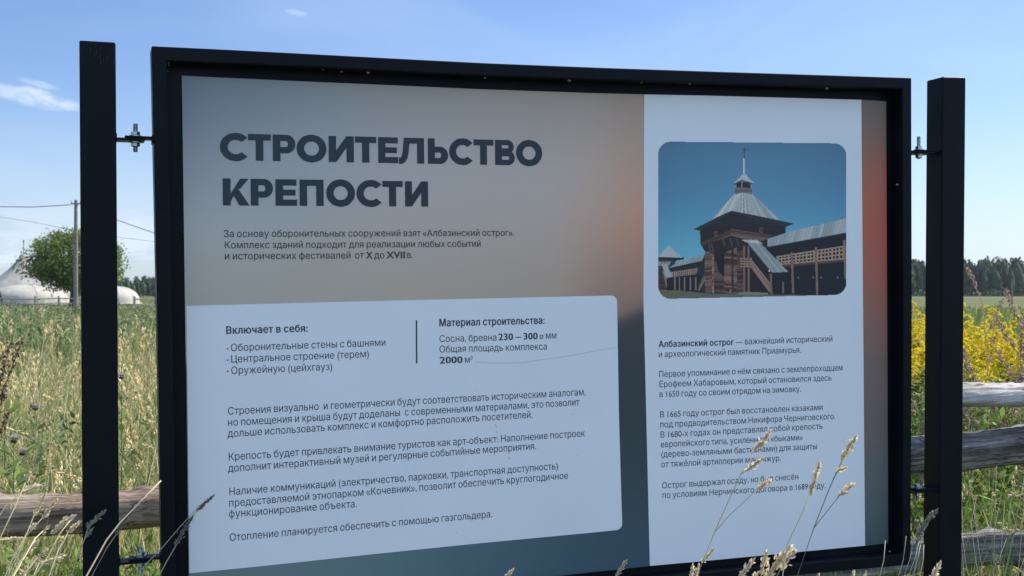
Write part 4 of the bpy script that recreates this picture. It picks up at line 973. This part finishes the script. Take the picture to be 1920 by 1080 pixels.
stalk('shade-grey grass stalk crossing from frame onto the left card corner', [(294, 1088), (314, 1050), (334, 1016), (366, 962), (402, 929)], [(331, 1019, 345, 992, 11), (343, 998, 362, 966, 9), (376, 950, 402, 928, 8), (370, 956, 382, 949, 7)], 2.80, seed=33, col=SHADE_GREY)
stalk('bare straw stem slanting across the log between post and frame', [(200, 1012), (225, 980), (262, 942), (302, 901)], [], 2.40, seed=34, stemcol=(.62, .50, .33), thick=.0016)
stalk('fine bare stem crossing the left edge of the frame', [(262, 1070), (304, 1027), (340, 985), (377, 945)], [], 2.80, seed=35, stemcol=(.36, .34, .30))
left = [((-10, 1030), [(28, 950), (50, 900)], [(24, 955, 30, 945, 9), (50, 902, 58, 885, 10)], 'tall sunlit stem crossing the left log with a small tuft midway'),
        ((20, 1055), [(52, 996), (70, 950)], [(66, 966, 75, 946, 11), (76, 944, 82, 932, 9), (82, 930, 89, 913, 8)], 'slim sunlit grass head dotted up the left log'),
        ((20, 1065), [(50, 1004), (84, 966)], [(58, 992, 67, 982, 9), (82, 970, 94, 952, 10), (94, 952, 106, 938, 9)], 'sunlit grass head ending against the middle of the left log'),
        ((60, 1085), [(92, 1040), (112, 1000)], [(98, 998, 118, 984, 11), (112, 984, 140, 966, 12)], 'drooping sunlit grass plume reaching toward the left post'),
        ((20, 1085), [(52, 1028), (68, 1014)], [(50, 1034, 72, 1014, 12), (38, 1050, 52, 1032, 9)], 'sunlit grass head low beneath the left log'),
        ((40, 1085), [(66, 1050), (84, 1034)], [(62, 1052, 88, 1032, 11)], 'short sunlit grass head at the bottom under the left log'),
        ((58, 1090), [(74, 1054), (104, 1047)], [(78, 1058, 106, 1045, 9), (104, 1050, 122, 1042, 11)], 'nodding sunlit grass head at the lower left, nearest the post'),
        ((-20, 1060), [(0, 1012), (40, 1009)], [(4, 1011, 46, 1009, 9)], 'grass head lying level beneath the left log at picture edge'),
        ((44, 1090), [(50, 1072), (66, 1052)], [(40, 1082, 68, 1056, 12)], 'fuzzy sunlit grass head in the bottom left corner'),
        ((90, 1085), [(110, 1030), (136, 985)], [(128, 998, 150, 978, 10)], 'sunlit grass head half hidden behind the left post'),
        ((66, 1010), [(76, 1000), (92, 986)], [(80, 1000, 92, 986, 8)], 'tiny white grass tip under the dark underside of the left log'),
        ((-30, 1010), [(10, 950), (52, 912)], [(46, 922, 86, 907, 12)], 'bent sunlit grass plume lying over the top of the left log')]
for i, (b0, mid_, hd, lb) in enumerate(left):
    dx, dy = mid_[-1][0] - b0[0], mid_[-1][1] - b0[1]
    stalk(lb, [b0] + mid_ + [(hd[-1][2], hd[-1][3])], hd, 2.28 + .05 * (i % 3), seed=40 + i, col=(.90, .81, .58), stemcol=(.66, .60, .36))
# thin bare stems in front of the lower right rails and under the board
for i in range(13):
    x = 1800 + i * 9.6 + RNG.uniform(-5, 5); lx = RNG.uniform(-26, 44); ty = RNG.choice([RNG.uniform(830, 900), RNG.uniform(930, 1030)])
    stalk('thin bare grass stem before the lowest right rail', [(x, 1085), (x + lx * .45, (1085 + ty) / 2 + 14), (x + lx, ty)], [], 4.1 + RNG.uniform(-.2, .2), seed=60 + i, stemcol=(.42, .37, .27) if i % 3 else (.30, .27, .22), thick=.0010, group='bare stems before the right rails')
for i, (x, lx) in enumerate([(1700, 14), (1708, 16), (1716, 10), (1690, 9), (1655, 5), (1730, 2)]):
    stalk('grey bare grass stem below the frame corner by the right post', [(x - 8, 1090), (x + lx * .4, 1050), (x + lx, 1005 + 8 * (i % 3))], [], 3.4, seed=90 + i, stemcol=(.34, .31, .24), thick=.0014, group='bare stems below the frame corner')

# sunlit straw tangle filling the lower left corner under the log
T = Pile(); n = 900
b_ = np.stack([RNG.uniform(-1.75, -.55, n), RNG.uniform(2.05, 3.35, n), np.zeros(n)], -1); b_ = b_[b_[:, 0] < -.30 * b_[:, 1]]; n = len(b_)
isS = RNG.uniform(0, 1, n) < .5; hh = RNG.uniform(.55, .92, n); cc = np.where(isS[:, None], pick(STRAW, n), pick(GREEN, n))
blades(T, b_, hh, RNG.uniform(.003, .007, n), RNG.normal(0, .15, (n, 2)) + [.16, 0], cc)
n = 420; b_ = np.stack([RNG.uniform(.75, 1.9, n), RNG.uniform(3.3, 4.2, n), np.zeros(n)], -1)
blades(T, b_, RNG.uniform(.45, .85, n), RNG.uniform(.004, .008, n), RNG.normal(0, .14, (n, 2)), pick(GREEN, n) * 1.1)
tg = link('grass_tangle', T.mesh('grass_tangle'), M_LEAF); tg['kind'] = 'stuff'; tg['label'] = 'loose green and straw grass around the board posts'

# ------------------------------------------------------------------ tents
def revolve(name, prof, seg, m, parent, ridge=0, amp=0.0):
    V = []; n = len(prof)
    for (r, z) in prof:
        for k in range(seg):
            t = 2 * math.pi * k / seg; q = 1 + (amp * (abs(math.cos(t * ridge / 2)) - .6) if ridge else 0)
            V.append((r * q * math.cos(t), r * q * math.sin(t), z))
    Fq = [(i * seg + k, i * seg + (k + 1) % seg, (i + 1) * seg + (k + 1) % seg, (i + 1) * seg + k) for i in range(n - 1) for k in range(seg)]
    return link(name, mesh(name, V, Fq), m, parent, smooth=True)
DT = 135.0; mpx = DT / F
def tent_at(px, dd): g = at(px, 560, dd); return (g.x, g.y, 0)
pt = thing('peaked_tent', 'tall white and grey tent with a concave pointed roof and finial behind the tree', 'tent', tent_at(44, 150))
k = 150 / F
H0 = 1.5 + 74 * k
revolve('canopy', [(.15, H0), (.42, 1.5 + 68 * k), (.95, 1.5 + 59 * k), (1.75, 1.5 + 45 * k), (2.9, 1.5 + 31 * k), (4.2, 1.5 + 19 * k), (5.5, 1.5 + 6 * k), (5.6, 1.5 + 2 * k), (5.7, 0)], 64, M_CANVAS_GREY, pt, 10, .05)
bm = bmesh.new(); add_tube(bm, [(0, 0, H0 - .2), (0, 0, H0 + 1.6)], .05, 8); add_tube(bm, [(0, 0, H0 + 1.35), (0, 0, H0 + 1.75)], [.06, .12], 8); link('finial', bm_done(bm, 'finial'), M_POLEWOOD, pt)
def dome(px, dd, rpx, hpx, label):
    t_ = thing('dome_tent', label, 'tent', tent_at(px, dd)); kk = dd / F; r = rpx * kk; h = 1.5 + hpx * kk
    prof = [(.02, h)] + [(r * .97 * math.sin(R(a)) ** .8, h * .28 + h * .72 * math.cos(R(a))) for a in range(10, 91, 8)] + [(r, 0)]
    revolve('canopy', prof, 64, M_CANVAS, t_, 10, .018)
    bm = bmesh.new(); ring = [(r * 1.03 * math.cos(t), r * 1.03 * math.sin(t), .28) for t in [2 * math.pi * q / 40 for q in range(41)]]; add_tube(bm, ring, .10, 6, False); link('skirt', bm_done(bm, 'skirt'), M_CANVAS, t_)
    bm = bmesh.new()
    for q in range(10):
        a_ = 2 * math.pi * (q + .5) / 10; add_tube(bm, [(rr * .99 * math.cos(a_), rr * .99 * math.sin(a_), zz) for rr, zz in prof], .045, 5, False)
    link('seam', bm_done(bm, 'seam'), M_CANVAS_GREY, t_)
dome(52, DT, 76, 16, 'low white dome tent in front of the tall peaked tent')
dome(206, 140, 55, 14, 'white dome tent seen between left post and frame')
# stake leaning at the left edge
a_ = at(9, 572, 110); b_ = at(-4, 540, 110); st = thing('tent_stake', 'dark slanting stake beside the white dome tent at picture edge', 'stake', (a_.x, a_.y, 0))
bm = bmesh.new(); add_tube(bm, [(0, 0, 0), tuple(b_ - Vector((a_.x, a_.y, 0)))], .13, 8); link('shaft', bm_done(bm, 'shaft'), M_BARK, st)

# ------------------------------------------------------------------ broadleaf tree by the tents
DTR = 118.0; g = at(136, 560, DTR); tree = thing('broadleaf_tree', 'round green broadleaf tree standing beside the white tents', 'tree', (g.x, g.y, 0)); k = DTR / F
bm = bmesh.new(); tp = Vector((0, 0, 1.9))
add_tube(bm, [(-.15, 0, 0), (-.05, 0, .8), (0, 0, 1.9), (.1, .1, 3.6), (.05, 0, 5.2)], [.30, .24, .20, .13, .05], 10)
for i in range(9):
    a = i * 2.4; z = 1.3 + .35 * i; e = Vector((math.cos(a) * 2.6, math.sin(a) * 2.2, z + 1.6)); add_tube(bm, [(0, 0, z), tuple(Vector((0, 0, z)).lerp(e, .5) + Vector((0, 0, .25))), tuple(e)], [.10, .07, .025], 6)
link('trunk', bm_done(bm, 'trunk'), M_BARK, tree)
TR = Pile(); cr = np.random.default_rng(5); CX, RX, RZ, ZC = 3 * k, 92 * k, 52 * k, 1.5 + 57 * k
for i in range(210):
    v = cr.normal(0, 1, 3); v /= np.linalg.norm(v); rr = cr.uniform(.35, .97) ** .6
    c = np.array([CX + v[0] * RX * rr, v[1] * RX * .85 * rr, ZC + v[2] * RZ * rr * (1.12 if v[2] > 0 else .95)])
    c[2] = max(c[2], 1.5 + (8 + 10 * abs(c[0] - CX) / RX) * k); 
    m = 120; s = cr.uniform(.30, .62); pts = c + cr.normal(0, 1, (m, 3)) * s * np.array([1, 1, .75])
    base = np.array([(.13, .18, .045), (.17, .23, .06), (.21, .26, .075)])[cr.integers(0, 3)] * cr.uniform(.85, 1.2)
    flecks(TR, pts, cr.uniform(.16, .34, m), base * cr.uniform(.8, 1.2, (m, 1)), cr, .6)
link('crown', TR.mesh('crown'), M_LEAF, tree)

# ------------------------------------------------------------------ pole and lines
DP = 85.0; g = at(142, 560, DP); pole = thing('utility_pole', 'grey wooden utility pole in front of the round tree', 'utility pole', (g.x, g.y, 0)); k = DP / F
zt = 1.5 + (550 - 375) * k
bm = bmesh.new(); add_tube(bm, [(0, 0, 0), (0, 0, zt * .5), (0, 0, zt)], [.17, .15, .115], 12); link('shaft', bm_done(bm, 'shaft'), M_POLEWOOD, pole)
bm = bmesh.new(); add_box(bm, -.36, .36, -.05, .05, zt - .32, zt - .22); link('crossarm', bm_done(bm, 'crossarm'), M_POLEWOOD, pole)
M_INS = mat('porcelain', (.5, .5, .48), .3)[0]
for x in (-.32, .32):
    bm = bmesh.new(); add_tube(bm, [(x, 0, zt - .22), (x, 0, zt - .14), (x, 0, zt - .10), (x, 0, zt - .04)], [.02, .055, .035, .05], 8); link('insulator', bm_done(bm, 'insulator'), M_INS, pole)
def wire(pts, label, r=.022):
    P = [at(*p) for p in pts]; out = []
    for i in range(len(P) - 1):
        for q in range(8): out.append(P[i].lerp(P[i + 1], q / 8))
    out.append(P[-1]); bm = bmesh.new(); add_tube(bm, out, r, 6); o = link('power_line', bm_done(bm, 'power_line'), M_CABLE); tag(o, label, 'power line')
wire([(-700, 385, 80), (-300, 389, 81), (0, 387.5, 83), (60, 388.2, 84), (100, 386, 84.5), (132, 384, 85)], 'dark power line running left from the utility pole top', .030)
wire([(151, 384, 85), (224, 414, 75), (292, 438, 68), (480, 500, 52), (620, 548, 45)], 'dark slanting cable running right and down from the utility pole', .022)
wire([(-500, 350, 160), (-100, 392, 165), (0, 407, 170), (60, 416, 175), (130, 430, 180), (224, 445, 185), (292, 453, 190), (500, 470, 205)], 'faint thin cable passing behind the tree crown', .034)

# ------------------------------------------------------------------ low wooden field fence before the tents, far posts
def field_fence(pts, dd, label, rails=(.55, 1.0), r=.055):
    P = [at(px, 560, dd + i * 1.5) for i, px in enumerate(pts)]; t_ = thing('field_fence', label, 'fence', (P[0].x, P[0].y, 0)); o = Vector((P[0].x, P[0].y, 0))
    for p in P:
        bm = bmesh.new(); q = Vector((p.x, p.y, 0)) - o; add_tube(bm, [tuple(q), tuple(q + Vector((0, 0, 1.25)))], .09, 8); link('post', bm_done(bm, 'post'), M_POLEWOOD, t_)
    for z in rails:
        bm = bmesh.new(); add_tube(bm, [tuple(Vector((p.x, p.y - .12, z)) - Vector((o.x, o.y, 0)) + Vector((0, 0, .04 * (-1) ** i))) for i, p in enumerate(P)], r, 7); link('rail', bm_done(bm, 'rail'), M_POLEWOOD, t_)
field_fence([-120, -60, 4, 66, 110, 160, 215], 104, 'low weathered rail fence running in front of the dome tents')
field_fence([252, 291, 340, 400, 470], 96, 'pale rail fence in the gap between left post and frame')
a_ = at(1897.5, 560, 160); fpst = thing('field_post', 'single pale wooden post standing at the far field edge', 'post', (a_.x, a_.y, 0)); k = 160 / F
bm = bmesh.new(); add_tube(bm, [(0, 0, 0), (0, 0, 1.5 + 26 * k)], [.14, .12], 8); link('shaft', bm_done(bm, 'shaft'), M_POLEWOOD, fpst)
bm = bmesh.new(); add_tube(bm, [(0, 0, 1.5 + 7 * k), (6, .5, 1.45 + 8 * k)], .02, 5); link('wire', bm_done(bm, 'wire'), M_CABLE, fpst)

# ------------------------------------------------------------------ far forest (one mass)
FO = Pile(); fr_ = np.random.default_rng(11)
FG = np.array([(.030, .058, .026), (.040, .072, .032), (.025, .048, .024), (.05, .08, .035)])
def forest_row(dist, step, hl, hr, nleaf, jitter):
    x = -.62 * dist
    while x < .68 * dist:
        s = np.clip((x / dist + .40) / .72, 0, 1); h = (hl + (hr - hl) * s) * fr_.uniform(.92, 1.06); px = x + fr_.normal(0, step * .3); py = dist + fr_.normal(0, jitter)
        con = fr_.uniform() < (.62 if s > .5 else .3); u = fr_.uniform(0, 1, nleaf)
        if con:
            z = h * (1 - np.sqrt(u) * .97); rad = .17 * h * (1 - z / h) ** .85 + .15
        else:
            z = h * (.08 + .9 * u); rad = .24 * h * np.sqrt(np.clip(1 - ((z / h - .5) / .5) ** 2, .02, 1)); 
        a = fr_.uniform(0, 6.28, nleaf); q = np.sqrt(fr_.uniform(.3, 1, nleaf)); cen = np.stack([px + np.cos(a) * rad * q, py + np.sin(a) * rad * q, z], -1)
        base = FG[fr_.integers(0, 4)] * (.85 if con else 1.25); spikelets(FO, np.array([[px, py, h * (.47 if con else .5)]]), np.array([[0, 0, 1.]]), h * .92, h * (.26 if con else .42), base * .8); flecks(FO, cen, (.10 if con else .11) * h * fr_.uniform(.6, 1.2, nleaf), base * fr_.uniform(.75, 1.25, (nleaf, 1)), fr_, .6)
        x += step * fr_.uniform(.6, 1.4)
forest_row(556, 3.6, 6.0, 13.5, 150, 4)
forest_row(566, 3.2, 7.2, 16.0, 150, 5)
forest_row(580, 3.2, 8.0, 18.0, 120, 5)
forest_row(605, 3.2, 8.8, 19.4, 100, 6)
forest_row(640, 3.6, 9.6, 21.0, 80, 6)
# scrub along the forest foot
for _ in range(420):
    d_ = fr_.uniform(535, 552); x = fr_.uniform(-.62, .68) * d_; m = 26; h = fr_.uniform(1.5, 4.5)
    cen = np.stack([x + fr_.normal(0, 1.6, m), d_ + fr_.normal(0, 1, m), np.abs(fr_.normal(0, .5, m)) * h], -1); flecks(FO, cen, fr_.uniform(.7, 1.5, m), FG[3] * fr_.uniform(.8, 1.6, (m, 1)), fr_, .6)
fo = link('forest', FO.mesh('forest'), M_CONIFER); fo['kind'] = 'stuff'; fo['label'] = 'dark green mixed forest along the horizon'

# ------------------------------------------------------------------ air
bm = bmesh.new(); add_box(bm, -1115, 1115, -265, 1015, -1.0, 40)
hz = link('haze', bm_done(bm, 'haze')); hz['kind'] = 'stuff'; hz['label'] = 'thin summer haze over the meadow'
hm = bpy.data.materials.new('thin_haze'); hm.use_nodes = True; hn = hm.node_tree.nodes
for q in list(hn): hn.remove(q)
pv = hn.new('ShaderNodeVolumePrincipled'); pv.inputs['Color'].default_value = (.80, .88, 1, 1); pv.inputs['Density'].default_value = .00007; pv.inputs['Anisotropy'].default_value = .2
ho = hn.new('ShaderNodeOutputMaterial'); hm.node_tree.links.new(pv.outputs[0], ho.inputs['Volume']); hz.data.materials.append(hm)
